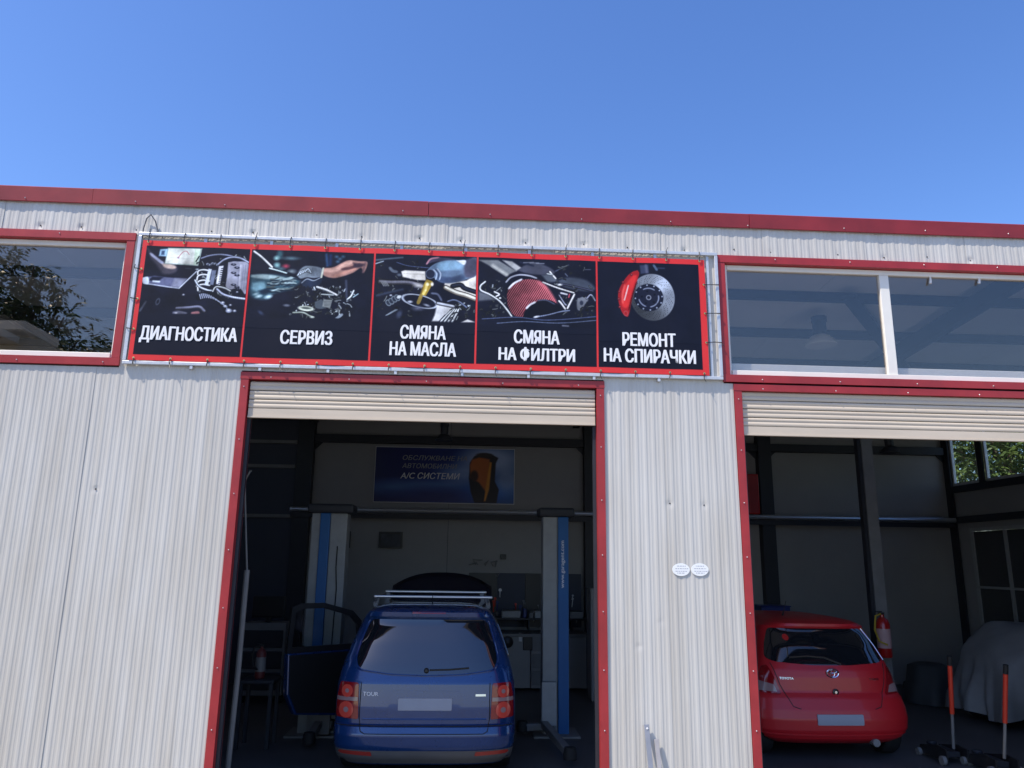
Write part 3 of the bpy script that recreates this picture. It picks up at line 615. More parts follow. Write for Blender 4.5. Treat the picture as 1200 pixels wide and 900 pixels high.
c.ell(*q(548, 603), 78*K8, 26*K8, (0.86, 0.90, 0.84), rot=-.1, soft=2); c.ell(*q(550, 600), 52*K8, 13*K8, (0.34, 0.38, 0.36), rot=-.1, soft=2)
pipe(c, q, [(430, 640), (520, 640), (580, 670), (620, 685)], 8, (0.5, 0.54, 0.52)); shape(c, q, [(815, 690), (870, 650), (888, 662), (850, 692)], (0.62, 0.68, 0.74), soft=2); c.ell(*q(605, 685), 18*K8, 8*K8, (0.95, 1, 0.95), soft=3); c.ell(*q(372, 574), 30*K8, 12*K8, (0.45, 0.48, 0.55), soft=3); c.ell(*q(135, 640), 30*K8, 14*K8, (0.20, 0.24, 0.34), rot=-.6, soft=4)
c.noise(0.35, 7, 5); c.fade(P(360, 376)[1], P(360, 371)[1], NAVY)
c.build('picture', 'picture_print', cloth, surf_pic)['label'] = 'printed picture of a gloved hand over an engine'
# 3 oil change
c = canvas(2, zlow); q = qz(430, 290, 8.57)
bits(c, q, (90, 100, 560, 700), 55, 31, 0.35)
c.line(L(q, [(90, 125), (360, 100)]), 8*K8, (0.30, 0.36, 0.42), soft=3); c.cap(q(85, 162), q(165, 138), 5*K8, (0.66, 0.72, 0.78), soft=2); pipe(c, q, [(300, 150), (420, 185), (620, 205)], 5, (0.24, 0.28, 0.40)); c.line(sm(L(q, [(230, 205), (260, 235), (300, 245)])), 10*K8, (0.36, 0.40, 0.46), soft=4); c.ell(*q(325, 275), 22*K8, 14*K8, (0.36, 0.40, 0.46), soft=4)
shape(c, q, [(345, 240), (380, 228), (585, 240), (590, 330), (500, 325), (360, 295)], (0.90, 0.89, 0.86), False, soft=3); c.line(L(q, [(370, 262), (570, 270)]), 4*K8, (0.74, 0.73, 0.70), soft=2)
pipe(c, q, [(130, 340), (230, 350), (400, 350), (500, 370), (560, 400)], 20, (0.34, 0.34, 0.38)); c.ell(*q(520, 380), 40*K8, 20*K8, (0.76, 0.76, 0.76), soft=8)
for k in range(4): c.line(L(q, [(140+16*k, 340), (170+16*k, 385)]), 4*K8, (0.56, 0.58, 0.6), soft=2)
c.line(L(q, [(100, 480), (360, 420)]), 9*K8, (0.20, 0.24, 0.32), soft=5)
shape(c, q, [(780, 350), (1000, 330), (1100, 270), (1100, 530), (900, 470), (780, 410)], (0.92, 0.91, 0.88), False, soft=4); pipe(c, q, [(860, 385), (940, 375), (985, 410), (1100, 450)], 18, (0.10, 0.12, 0.18)); pipe(c, q, [(790, 400), (900, 450), (1000, 480), (1100, 520)], 20, (0.80, 0.76, 0.70))
shape(c, q, [(600, 165), (640, 110), (720, 95), (860, 112), (900, 130), (700, 140)], (0.26, 0.25, 0.34), soft=3); c.line(sm(L(q, [(600, 165), (640, 115), (720, 98)])), 6*K8, (0.7, 0.5, 0.55), soft=3)
shape(c, q, [(600, 240), (640, 190), (720, 145), (860, 128), (1000, 130), (1100, 110), (1100, 270), (1010, 315), (900, 345), (760, 350), (680, 310)], (0.40, 0.49, 0.60), soft=2)
c.line(sm(L(q, [(740, 190), (820, 175), (930, 180)])), 30*K8, (0.56, 0.72, 0.84), soft=14); c.line(sm(L(q, [(740, 320), (850, 325), (960, 300)])), 20*K8, (0.24, 0.30, 0.42), soft=10); shape(c, q, [(1000, 120), (1100, 105), (1100, 270), (1000, 300), (975, 220)], (0.30, 0.30, 0.38), soft=6); shape(c, q, [(900, 130), (990, 128), (975, 175)], (0.92, 0.94, 0.95), soft=3)
for k in range(3): c.line(sm(L(q, [(668+20*k, 222-6*k), (700+20*k, 262), (690+20*k, 320)])), 4*K8, (0.74, 0.80, 0.88) if k != 1 else (0.2, 0.24, 0.34), soft=2)
c.ell(*q(635, 268), 48*K8, 50*K8, (0.14, 0.17, 0.26), soft=2); c.ring(*q(638, 265), 46*K8, 48*K8, 5*K8, (0.46, 0.52, 0.62))
shape(c, q, [(600, 320), (660, 345), (640, 400), (600, 470), (560, 545), (520, 565), (505, 540), (545, 440), (575, 360)], (0.62, 0.52, 0.20), soft=2); c.line(sm(L(q, [(600, 360), (590, 420), (550, 500), (520, 555)])), 9*K8, (0.88, 0.80, 0.46), soft=4); c.line(sm(L(q, [(560, 400), (540, 470), (515, 530)])), 5*K8, (0.36, 0.30, 0.14), soft=2); c.ell(*q(610, 370), 14*K8, 16*K8, (1, 0.97, 0.8), soft=3); c.ell(*q(655, 368), 14*K8, 20*K8, (0.95, 0.92, 0.86), soft=3); c.ell(*q(590, 430), 7*K8, 10*K8, (1, 0.95, 0.7), soft=2)
c.ell(*q(530, 545), 178*K8, 74*K8, (0.06, 0.07, 0.13), rot=-.18, soft=2); c.ring(*q(530, 540), 176*K8, 62*K8, 9*K8, (0.72, 0.76, 0.82), rot=-.22, soft=1.6)
c.line(sm(L(q, [(545, 480), (530, 520), (515, 556)])), 15*K8, (0.55, 0.47, 0.22), soft=3); c.ell(*q(510, 612), 44*K8, 20*K8, (0.42, 0.44, 0.54), soft=8); c.ell(*q(432, 545), 24*K8, 12*K8, (0.8, 0.83, 0.9), soft=3); c.ell(*q(600, 580), 30*K8, 10*K8, (0.6, 0.63, 0.7), rot=-.3, soft=3)
for x, y, a in ((215, 555, 0), (245, 540, 0), (275, 520, 0), (305, 505, 0)): c.ell(*q(x, y), 24*K8, 34*K8, (0.16, 0.19, 0.26), rot=.6, soft=2); c.ring(*q(x, y), 22*K8, 32*K8, 5*K8, (0.60, 0.66, 0.70), rot=.6, soft=2)
c.ell(*q(322, 497), 24*K8, 16*K8, (0.86, 0.9, 0.92), rot=.5, soft=2); c.ell(*q(240, 480), 12*K8, 8*K8, (0.7, .74, .8), soft=2)
for k in range(3): c.line(L(q, [(190+12*k, 680-4*k), (285+10*k, 625)]), 4*K8, (0.50, 0.55, 0.60), soft=2)
c.ell(*q(325, 670), 24*K8, 42*K8, (0.22, 0.25, 0.34), rot=-.3, soft=5)
shape(c, q, [(705, 570), (830, 590), (880, 600), (860, 740), (650, 745), (680, 680)], (0.84, 0.85, 0.86), False, soft=4)
for k in range(4): pipe(c, q, [(740+38*k, 745), (800+30*k, 680), (860+20*k, 620)], 9, (0.72, 0.76, 0.84)); c.line(L(q, [(725+38*k, 740), (785+30*k, 675)]), 4*K8, (0.10, 0.12, 0.2))
pipe(c, q, [(710, 560), (790, 575), (870, 590)], 14, (0.56, 0.58, 0.62)); bits(c, q, (850, 540, 1080, 720), 30, 33, 0.6); pipe(c, q, [(810, 540), (870, 525), (930, 545), (1000, 600)], 8, (0.34, 0.38, 0.48)); shape(c, q, [(945, 750), (1010, 720), (1090, 750)], (0.88, 0.88, 0.88), False, soft=3); c.line(sm(L(q, [(650, 460), (710, 470), (750, 530)])), 7*K8, (0.34, 0.37, 0.46), soft=3)
c.noise(0.3, 17, 5); c.fade(P(500, 378)[1], P(500, 375)[1], NAVY)
c.build('picture', 'picture_print', cloth, surf_pic)['label'] = 'printed picture of oil poured from a bottle'
# 4 filter
c = canvas(3, P(628, 390)[1]); q = qz(555, 295, 8.0)
shape(c, q, [(45, 75), (230, 80), (400, 180), (300, 230), (130, 120)], (0.50, 0.52, 0.54), False, soft=4); shape(c, q, [(270, 80), (360, 90), (450, 150), (400, 180)], (0.70, 0.71, 0.72), False, soft=4); c.line(L(q, [(180, 130), (310, 215)]), 16*K8, (0.78, 0.79, 0.78), soft=6)
shape(c, q, [(420, 175), (480, 125), (600, 110), (720, 150), (760, 200), (640, 215), (500, 200)], (0.26, 0.27, 0.33), soft=4); c.line(L(q, [(440, 95), (560, 130)]), 10*K8, (0.12, 0.14, 0.22), soft=3)
for k in range(3): c.line(L(q, [(470+60*k, 100+4*k), (560+50*k, 98+6*k)]), 4*K8, (0.52, 0.54, 0.6), soft=3)
shape(c, q, [(790, 270), (900, 240), (1060, 270), (1140, 350), (1040, 370), (860, 330)], (0.26, 0.29, 0.35), soft=6); shape(c, q, [(640, 220), (740, 210), (780, 270), (700, 280)], (0.34, 0.37, 0.42), soft=5); c.line(L(q, [(770, 180), (890, 125)]), 4*K8, (0.36, 0.40, 0.5), soft=3); c.cap(q(1035, 168), q(1095, 168), 5*K8, (0.34, 0.36, 0.44), soft=2); pipe(c, q, [(830, 300), (960, 330), (1120, 370)], 9, (0.20, 0.21, 0.28))
bits(c, q, (60, 240, 300, 600), 50, 41, 0.4); bits(c, q, (760, 120, 1130, 590), 36, 42, 0.3); shape(c, q, [(45, 370), (140, 400), (200, 450), (45, 460)], (0.36, 0.38, 0.42), False, soft=6)
pipe(c, q, [(110, 280), (65, 320), (70, 362), (150, 400), (240, 460), (310, 540), (360, 612)], 8, (0.72, 0.76, 0.82)); pipe(c, q, [(195, 375), (240, 400), (210, 420)], 7, (0.75, 0.8, 0.85)); c.cap(q(180, 310), q(178, 330), 6*K8, (.7, .75, .8), soft=2); c.ell(*q(248, 434), 11*K8, 9*K8, (0.95, 0.97, 1), soft=2)
c.ell(*q(465, 350), 190*K8, 125*K8, (0.05, 0.06, 0.11), rot=.35, soft=2); c.line(sm(L(q, [(305, 285), (350, 240), (430, 215), (520, 222), (590, 245)])), 7*K8, (0.66, 0.68, 0.74), soft=2)
pts = sm(L(q, [(312, 410), (330, 345), (400, 285), (480, 258), (560, 258), (640, 285), (700, 350), (780, 490), (700, 470), (600, 470), (510, 520), (465, 620), (370, 590), (318, 500)]), 5)
a0 = q(312, 410); ang = math.radians(-37); uu = (c.X-a0[0])*math.cos(ang)+(c.Z-a0[1])*math.sin(ang); vv = -(c.X-a0[0])*math.sin(ang)+(c.Z-a0[1])*math.cos(ang)
st = 0.5+0.5*np.cos((uu+0.12*vv)/(19*K8)*2*math.pi); tone = np.clip(0.55+0.42*(c.X-a0[0])/(460*K8), 0.5, 1.0)
base = (np.array((0.92, 0.50, 0.54))*(st[..., None]**0.8)+np.array((0.24, 0.05, 0.10))*(1-st[..., None]**0.8))*tone[..., None]*1.08
c.poly(pts, np.clip(base, 0, 1), soft=2)
c.line(sm(L(q, [(330, 345), (380, 295), (450, 258)])), 8*K8, (0.90, 0.90, 0.94), soft=3); c.line(sm(L(q, [(600, 275), (690, 350), (770, 480)])), 14*K8, (0.86, 0.46, 0.50), soft=8, alpha=.55)
shape(c, q, [(462, 615), (480, 560), (540, 490), (640, 452), (740, 460), (830, 530), (800, 570), (620, 605)], (0.045, 0.055, 0.10), soft=2); c.line(sm(L(q, [(495, 530), (530, 495), (578, 470)])), 7*K8, (0.92, 0.93, 0.96), soft=3); c.line(sm(L(q, [(600, 455), (680, 452), (760, 490)])), 5*K8, (0.30, 0.33, 0.42), soft=3)
pipe(c, q, [(650, 285), (780, 335), (940, 385)], 7, (0.80, 0.82, 0.86)); pipe(c, q, [(945, 400), (910, 470), (880, 530)], 9, (0.84, 0.86, 0.90)); pipe(c, q, [(860, 535), (820, 480), (800, 460)], 8, (0.74, 0.76, 0.8)); pipe(c, q, [(800, 400), (850, 480), (870, 500)], 5, (0.5, 0.52, 0.6))
shape(c, q, [(800, 365), (900, 390), (885, 425), (795, 400)], (0.10, 0.11, 0.18), False); c.cap(q(820, 385), q(875, 398), 8*K8, (0.82, 0.83, 0.86), soft=2); c.cap(q(900, 398), q(893, 425), 6*K8, (0.82, 0.35, 0.42), soft=2)
pipe(c, q, [(715, 185), (735, 210), (770, 250)], 8, (0.85, 0.87, 0.9)); pipe(c, q, [(690, 205), (740, 215)], 6, (0.7, 0.73, 0.78)); c.ell(*q(808, 307), 24*K8, 10*K8, (0.86, 0.88, 0.9), soft=3); c.cap(q(860, 205), q(880, 228), 5*K8, (0.36, 0.40, 0.48), soft=2)
shape(c, q, [(975, 440), (1040, 420), (1075, 450), (1040, 500), (1010, 550), (975, 540), (968, 480)], (0.42, 0.44, 0.48), soft=3); c.ell(*q(1012, 480), 18*K8, 24*K8, (0.16, 0.18, 0.25), soft=2); pipe(c, q, [(1060, 440), (1100, 405), (1140, 460)], 7, (0.46, 0.48, 0.55)); bits(c, q, (970, 410, 1120, 620), 16, 44, 0.3)
pipe(c, q, [(570, 612), (700, 590), (820, 560), (900, 550)], 6, (0.40, 0.44, 0.54)); c.ell(*q(588, 608), 24*K8, 9*K8, (0.90, 0.92, 0.96), rot=.3, soft=3); pipe(c, q, [(80, 630), (400, 615), (700, 640), (1150, 610)], 5, (0.26, 0.30, 0.42)); pipe(c, q, [(220, 670), (500, 655), (800, 668), (1150, 645)], 5, (0.30, 0.34, 0.44)); c.cap(q(835, 692), q(890, 696), 7*K8, (0.46, 0.48, 0.55), soft=3)
c.noise(0.25, 27, 5); c.fade(P(628, 386)[1], P(628, 381)[1], NAVY)
c.build('picture', 'picture_print', cloth, surf_pic)['label'] = 'printed picture of a red cone air filter'
# 5 brake disc
c = canvas(4, zlow-0.03); q = qz(695, 300, 8.57)
shape(c, q, [(470, 90), (555, 88), (560, 170), (480, 175)], (0.22, 0.25, 0.36), False, soft=4); c.line(L(q, [(530, 95), (540, 160)]), 11*K8, (0.36, 0.38, 0.48), soft=5); c.line(sm(L(q, [(608, 92), (630, 125), (640, 140)])), 7*K8, (0.34, 0.42, 0.54), soft=4); c.line(L(q, [(650, 122), (715, 124)]), 4*K8, (0.26, 0.32, 0.44), soft=4)
cx, cz = q(598, 412); rx, rz = 228*K8, 250*K8; u = c.X-cx; v = c.Z-cz; r = np.hypot(u/rx, v/rz); th = np.arctan2(v/rz, u/rx)
lit = np.clip(0.5+0.5*np.cos(th-0.75), 0, 1)
shade = 0.24+0.46*lit**1.1+0.10*np.cos(4*(th-0.9))*lit
col = np.clip(shade[..., None]*np.array((0.94, 1.0, 1.10)), 0, 1); sp = th+1.25*(r-0.6)
for k in range(12):
    t0 = 2*math.pi*k/12; dth = np.abs(np.angle(np.exp(1j*(sp-t0))))*r*rx
    col = np.where(((dth < 2.2*K8) & (r > .62) & (r < .95))[..., None], col*0.62, col)
    for j in range(6):
        for side_ in (0.14, -0.12):
            rr = 0.64+0.055*j; tt = t0+side_-1.25*(rr-0.6); d = np.hypot(u-rr*rx*math.cos(tt), v-rr*rz*math.sin(tt)); col = np.where((d < 4.2*K8)[..., None], col*0.42, col)
c.put((r-1)*rx, col, soft=2)
hx, hz = q(560, 415)
c.ell(hx, hz, 150*K8, 146*K8, (0.07, 0.085, 0.15), soft=2); c.ring(hx, hz, 128*K8, 124*K8, 3*K8, (0.18, 0.20, 0.30)); c.ell(hx, hz, 118*K8, 114*K8, (0.10, 0.115, 0.19), soft=2)
for a0_, a1_, in ((0.95, 2.1), (-0.6, 0.2), (-1.4, -0.7), (-2.9, -1.9)):
    c.line([(hx+102*K8*math.cos(a), hz+100*K8*math.sin(a)) for a in np.linspace(a0_, a1_, 9)], 5*K8, (0.52, 0.56, 0.66), soft=2)
for k in range(12): t = 2*math.pi*k/12+.1; c.ell(hx+138*K8*math.cos(t), hz+133*K8*math.sin(t), 8*K8, 8*K8, (0.62, 0.66, 0.75), soft=1.6)
for k in range(5): t = 2*math.pi*k/5+.5; c.ell(hx+70*K8*math.cos(t), hz+68*K8*math.sin(t), 10*K8, 10*K8, (0.03, 0.04, 0.09), soft=2)
c.ring(hx, hz, 22*K8, 22*K8, 9*K8, (0.60, 0.63, 0.70), soft=2)
shape(c, q, [(448, 140), (465, 175), (440, 260), (410, 350), (385, 470), (355, 600), (320, 595), (290, 560), (262, 480), (252, 400), (265, 330), (305, 255), (350, 195), (400, 155)], (0.66, 0.12, 0.14), soft=2)
shape(c, q, [(405, 190), (440, 200), (410, 300), (385, 400), (355, 500), (320, 520), (290, 480), (290, 380), (320, 290)], (0.86, 0.20, 0.20), soft=5); c.line(sm(L(q, [(320, 290), (298, 380), (300, 470)])), 6*K8, (0.94, 0.36, 0.34), soft=4)
c.line(L(q, [(355, 295), (335, 370), (316, 440)]), 6*K8, (0.95, 0.82, 0.82), soft=2)
for x, y in ((300, 262), (262, 355), (258, 430), (268, 510), (385, 185)): c.ell(*q(x, y), 13*K8, 14*K8, (0.36, 0.06, 0.10), soft=3); c.ell(*q(x+2, y-2), 5*K8, 5*K8, (0.75, 0.4, 0.42), soft=2)
c.ring(*q(330, 575), 20*K8, 24*K8, 7*K8, (0.70, 0.30, 0.32), soft=2); c.line(sm(L(q, [(440, 260), (395, 400), (360, 540)])), 5*K8, (0.30, 0.04, 0.06), soft=3)
c.noise(0.12, 37, 4)
c.build('picture', 'picture_print', cloth, surf_pic)['label'] = 'printed picture of a brake disc with a red caliper'
# frame of the banner, its brackets and ties
fx0, fx1 = P(147, 425)[0]-0.035, P(843.5, 375)[0]+0.01
fz1, fz0 = 5.055, 3.785
ft = 0.032; fy0, fy1 = FY-0.045, FY-0.0125
for nm, b in (('frame_tube', (fx0, fx1, fy0, fy1, fz1-ft, fz1)), ('frame_tube', (fx0, fx1, fy0, fy1, fz0, fz0+ft)), ('frame_tube', (fx0, fx0+ft, fy0, fy1, fz0+ft+.001, fz1-ft-.001)), ('frame_tube', (fx1-ft, fx1, fy0, fy1, fz0+ft+.001, fz1-ft-.001))):
    bx(nm, 'galv', ban, *b, bevel=0.004)
for k in range(1, 9):
    x = fx0+(fx1-fx0)*k/9; bx('bracket', 'galv', ban, x-0.012, x+0.012, fy0+0.004, fy1, fz0-0.03, fz0-0.001); bx('upright', 'galv', ban, x-0.014, x+0.014, fy0+0.018, fy1, fz0+ft+0.001, fz1-ft-.001)
bx('upright', 'galv', ban, fx1-0.11, fx1-0.085, fy0+0.018, fy1, fz0+ft+0.001, fz1-ft-.001)
def tie(p, q_, k):
    p, q_ = Vector(p), Vector(q_); m = (p+q_)/2+Vector((random.Random(k).uniform(-.006, .006), -0.012, random.Random(k+50).uniform(-.004, .004)))
    t = MB().tube([p+Vector((0, 0.004, 0)), p+Vector((0, -0.006, 0)), m, q_+Vector((0, -0.006, 0)), q_+Vector((0, 0.008, 0))], 0.0042, 5)
    if k % 3 == 0: t.tube([q_+Vector((0, -.006, 0)), q_+Vector((0.012, -.02, 0.03 if q_.z > 4.5 else -.035))], 0.003, 4)
    t.build('cable_tie', 'black_plastic', ban)
    MB().lathe((p.x, p.y-0.002, p.z), [(0.011, 0), (0.011, -0.003), (0.006, -0.004)], 'y', 10).build('eyelet', 'brass', ban)
n = 17
for k in range(n):
    x = bx0+0.05+(bx1-bx0-0.1)*k/(n-1)
    tie((x, YS-0.004, bz1-0.018), (x+0.004, fy0-0.002, fz1-0.004), k); tie((x, YS-0.004, bz0+0.018), (x-0.003, fy0-0.002, fz0+0.004), k+20)
for k in range(3):
    z = bz0+(bz1-bz0)*(k+1)/4
    tie((bx0+0.018, YS-0.004, z), (fx0+0.004, fy0-0.002, z+.01), k+40); tie((bx1-0.018, YS-0.004, z+.03), (fx1-0.004, fy0-0.002, z+.035), k+45)
# loose wire over the banner corner
def pw(px, py, y=FY-0.03): x, z = at(px, py, y); return (x, y, z)
tag(MB().tube([pw(167, 279), pw(168, 268), pw(172, 256), pw(177, 251.5, FY-0.05), pw(182, 259), pw(185, 270), pw(185, 278)], 0.006, 6).build('loose_wire', 'wire', smooth=True),
    'thin loop of loose wire sticking up over the left corner of the banner', 'wire')
# stickers between the doors
for i, (px, lb) in enumerate(((798, 'left one of two white oval stickers on the ribbed wall between the doors'), (820, 'right one of two white oval stickers on the ribbed wall between the doors'))):
    x, z = at(px, 667.5, FY-0.012); y = FY-0.0125
    t = thing('oval_sticker', lb, 'sticker', (x, y, z), 'oval stickers between the doors')
    b = MB(); nseg = 28; vs = []; rx, rz = 0.079, 0.055
    for s_ in (0, -0.0015):
        vs += [(x+rx*math.cos(2*math.pi*k/nseg), y+s_, z+rz*math.sin(2*math.pi*k/nseg)) for k in range(nseg)]
    b.add(vs, [tuple(range(nseg)), tuple(range(nseg, 2*nseg))]+[(k, (k+1) % nseg, nseg+(k+1) % nseg, nseg+k) for k in range(nseg)]).build('sticker_face', 'sticker_white', t)
    b = MB(); rg = random.Random(i)
    for dz in (0.03, 0.008, -0.014, -0.03):
        xx = -0.05 if abs(dz) < 0.02 else -0.035
        while xx < (0.05 if abs(dz) < 0.02 else 0.035):
            wl_ = rg.uniform(0.006, 0.022); b.box(x+xx, x+xx+wl_, y-0.0022, y-0.0016, z+dz-0.0025, z+dz+0.0025); xx += wl_+0.006
    b.build('print', 'sticker_ink', t)
# two flat bars leaning on the wall
for i, (px, py, lb, m) in enumerate(((757.5, 849, 'taller grey flat steel bar with a bolt hole, leaning on the wall between the doors', 'grey_bar'), (769, 866, 'shorter pale steel bar leaning on the wall right of the taller bar', 'pale_bar'))):
    if i == 0: mat('grey_bar', (0.30, 0.31, 0.35), 0.4, metal=0.3, var=0.15); mat('pale_bar', (0.40, 0.38, 0.38), 0.5, metal=0.2, var=0.15)
    x, z = at(px, py, FY-0.03)
    t = thing('steel_bar', lb, 'bar', (x, 6.75, 0))
    MB().obox((x+0.035, 6.73, 0.004), (x, FY-0.03, z), 0.042 if i == 0 else 0.036, 0.012, up=(0, 1, 0)).build('bar', m, t, bevel=0.002)
    if i == 0: MB().lathe((x+0.004, FY-0.04, z-0.03), [(0.009, 0), (0.009, -0.006), (0.004, -0.008)], 'y', 8).build('bolt', 'white_plastic', t)
# ---------------------------------------------------------------- cars
class Car:
    def __init__(s, cx, y0, levels, B, n, Bf=0.55):
        s.cx, s.y0, s.B, s.n, s.Bf = cx, y0, B, n, Bf
        a = np.array(levels, float); s.z = a[:, 0]; s.lv = a
    def prof(s, z, k): return float(np.interp(z, s.z, s.lv[:, k]))
    def rear(s, x, z):
        t = min(abs(x-s.cx)/max(s.prof(z, 3), 1e-3), 0.999); return s.y0+s.prof(z, 1)+s.B*(1-(1-t**s.n)**(1/s.n))
    def outline(s, z):
        yr, yf, w_ = s.y0+s.prof(z, 1), s.y0+s.prof(z, 2), s.prof(z, 3); pts = []; L_ = yf-yr; B = min(s.B, L_*0.3); Bf = min(s.Bf, L_*0.4)
        for k in range(15):
            t = (k/14)*math.pi/2; pts.append((w_*math.sin(t)**(2/s.n), yr+B*(1-math.cos(t)**(2/s.n))))
        for k in range(1, 40): pts.append((w_*(1+0.012*math.sin(math.pi*k/40)), yr+B+(yf-Bf-yr-B)*k/40))
        for k in range(15):
            t = (1-k/14)*math.pi/2; pts.append((w_*math.sin(t)**(2/2.6) if t > 0 else 0, yf-Bf*(1-max(0, math.cos(t))**(2/2.6)) if True else yf))
        return pts
    def shell(s, parent, m, zs, wheels, R):
        vs = []; n = None
        for z in zs:
            o = s.outline(z); pts = [(x, y) for x, y in o]+[(-x, y) for x, y in o[-2:0:-1]]; n = len(pts)
            for x, y in pts:
                for yw in wheels:
                    d = math.hypot(y-yw, z-0.32)
                    if d < R and abs(x) > 0.5: x = math.copysign(abs(x)-min(0.14, (R-d)*3), x)
                vs.append((s.cx+x, y, z))
        fs = []
        for j in range(len(zs)-1):
            for i in range(n): fs.append((j*n+i, j*n+(i+1) % n, (j+1)*n+(i+1) % n, (j+1)*n+i))
        fs.append(tuple(range(n))); fs.append(tuple(range((len(zs)-1)*n, len(zs)*n)))
        return MB().add(vs, fs).build('body', m, parent, smooth=True)
    def patch(s, name, m, parent, poly, off=0.004, skirt=0.012, res=0.03, label=None, edge=0.0, side=None):
        'a shaped panel lying on the rear (or side) surface; poly is a list of (x,z), or (y,z) for a side'
        bev = MB(); pts = [Vector(p) for p in poly]; dense = []
        for i in range(len(pts)):
            a, b = pts[i], pts[(i+1) % len(pts)]; k = max(1, int((b-a).length/res))
            dense += [a+(b-a)*j/k for j in range(k)]
        nb = len(dense); mn = Vector((min(p.x for p in pts), min(p.y for p in pts))); mx = Vector((max(p.x for p in pts), max(p.y for p in pts)))
        allp = list(dense)
        def inside(p):
            c_ = False
            for i in range(len(pts)):
                a, b = pts[i], pts[(i+1) % len(pts)]
                if (a.y > p.y) != (b.y > p.y) and p.x < (b.x-a.x)*(p.y-a.y)/(b.y-a.y)+a.x: c_ = not c_
            return c_
        xx = mn.x+res/2
        while xx < mx.x:
            yy = mn.y+res/2
            while yy < mx.y:
                p = Vector((xx, yy))
                if inside(p) and min((p-d).length for d in dense) > res*0.45: allp.append(p)
                yy += res
            xx += res
        r = geometry.delaunay_2d_cdt(allp, [], [list(range(nb))], 1, 1e-6)
        V = r[0]; F = r[2]
        def surf(p, o):
            if side is None: return (p.x, s.rear(p.x, p.y)-o, p.y)
            w_ = s.prof(p.y, 3)*1.01+o; return (s.cx+side*w_, p.x, p.y)
        vs = [surf(p, off) for p in V]; base = len(vs); fs = [tuple(f) for f in F]
        bd = [surf(p, -skirt) for p in dense]; vs += bd
        top = [surf(p, off) for p in dense]; b2 = len(vs); vs += top
        for i in range(nb): j = (i+1) % nb; fs.append((base+i, base+j, b2+j, b2+i))
        return bev.add(vs, fs).build(name, m, parent, smooth=True, label=label)
    def strip(s, name, m, parent, line, r=0.004, off=0.003, label=None):
        return MB().tube([(x, s.rear(x, z)-off, z) for x, z in line], r, 5).build(name, m, parent, label=label, smooth=True)
    def text(s, body, m, parent, x0, z0, wd, ht, bold=0.02, name='lettering'):
        v, f = textmesh(body, ht, wd, bold); vs = [(x0+u, s.rear(x0+u, z0+q)-0.007-dd, z0+q) for u, q, dd in v]
        return MB().add(vs, f).build(name, m, parent, weld=False)
def rnd(poly, r=0.03, k=4):
    'round the corners of a polygon'
    out = []; n = len(poly)
    for i in range(n):
        p = Vector(poly[i]); a = Vector(poly[i-1]); b = Vector(poly[(i+1) % n]); ra = min(r, (a-p).length*0.45); rb = min(r, (b-p).length*0.45)
        pa = p+(a-p).normalized()*ra; pb = p+(b-p).normalized()*rb
        for j in range(k+1): t = j/k; out.append(tuple(pa*(1-t)**2+p*2*t*(1-t)+pb*t*t))
    return out
def dense(line, n=8):
    out = []
    for i in range(len(line)-1):
        for j in range(n): t = j/n; out.append((line[i][0]*(1-t)+line[i+1][0]*t, line[i][1]*(1-t)+line[i+1][1]*t))
    return out+[line[-1]]
def wheel(parent, x, y, r, s, w_=0.2):
    xi = x-s*w_
    a = min(x, xi); t = MB().lathe((a, y, r+0.008), [(r*0.62, 0), (r*0.93, 0.0), (r, 0.03), (r, w_-0.03), (r*0.93, w_), (r*0.62, w_)], 'x', 28).build('wheel', 'black_rubber', parent, smooth=True)
    rm = MB().lathe((x-s*0.02, y, r+0.008), [(r*0.62, 0), (r*0.58, s*0.012), (r*0.5, -s*0.02), (r*0.12, -s*0.005), (r*0.1, s*0.01)], 'x', 20).build('rim', 'alu', t, smooth=True)
    return t
# --- blue van
VC, VY = -0.362, 7.96
van = thing('blue_van', 'dark blue people carrier with roof bars, an open side door and raised bonnet', 'car', (VC, VY+2.2, 0.006))
lv = [(0.175, 0.16, 4.28, 0.78), (0.26, 0.06, 4.36, 0.855), (0.36, 0.015, 4.40, 0.885), (0.46, 0.0, 4.40, 0.892), (0.535, 0.02, 4.38, 0.893), (0.56, 0.055, 4.37, 0.892), (0.70, 0.05, 4.33, 0.893), (0.92, 0.07, 4.2, 0.885),
      (1.02, 0.10, 3.9, 0.865), (1.06, 0.115, 3.45, 0.855), (1.12, 0.14, 3.30, 0.838), (1.30, 0.225, 3.05, 0.775), (1.50, 0.335, 2.75, 0.695), (1.545, 0.30, 2.65, 0.665), (1.585, 0.29, 2.55, 0.635), (1.61, 0.33, 2.45, 0.60), (1.635, 0.46, 2.3, 0.53), (1.65, 0.65, 2.1, 0.44), (1.655, 0.9, 1.9, 0.3)]
V = Car(VC, VY, lv, 0.30, 3.6)
zs = sorted(set([l[0] for l in lv]+list(np.linspace(0.18, 1.62, 44))))
V.shell(van, 'blue_paint', zs, (VY+0.85, VY+3.53), 0.36)
for x in (VC-0.87, VC+0.87):
    for y in (VY+0.85, VY+3.53): wheel(van, x, y, 0.31, 1 if x > VC else -1)
cxp = lambda pts: [(VC+a, b) for a, b in pts]
gl = V.patch('rear_window', 'car_glass', van, rnd(cxp([(-0.595, 1.51), (0.595, 1.51), (0.66, 1.32), (0.705, 1.14), (0.665, 1.055), (0.35, 1.015), (0, 1.005), (-0.35, 1.015), (-0.665, 1.055), (-0.705, 1.14), (-0.66, 1.32)]), 0.06), off=0.003)
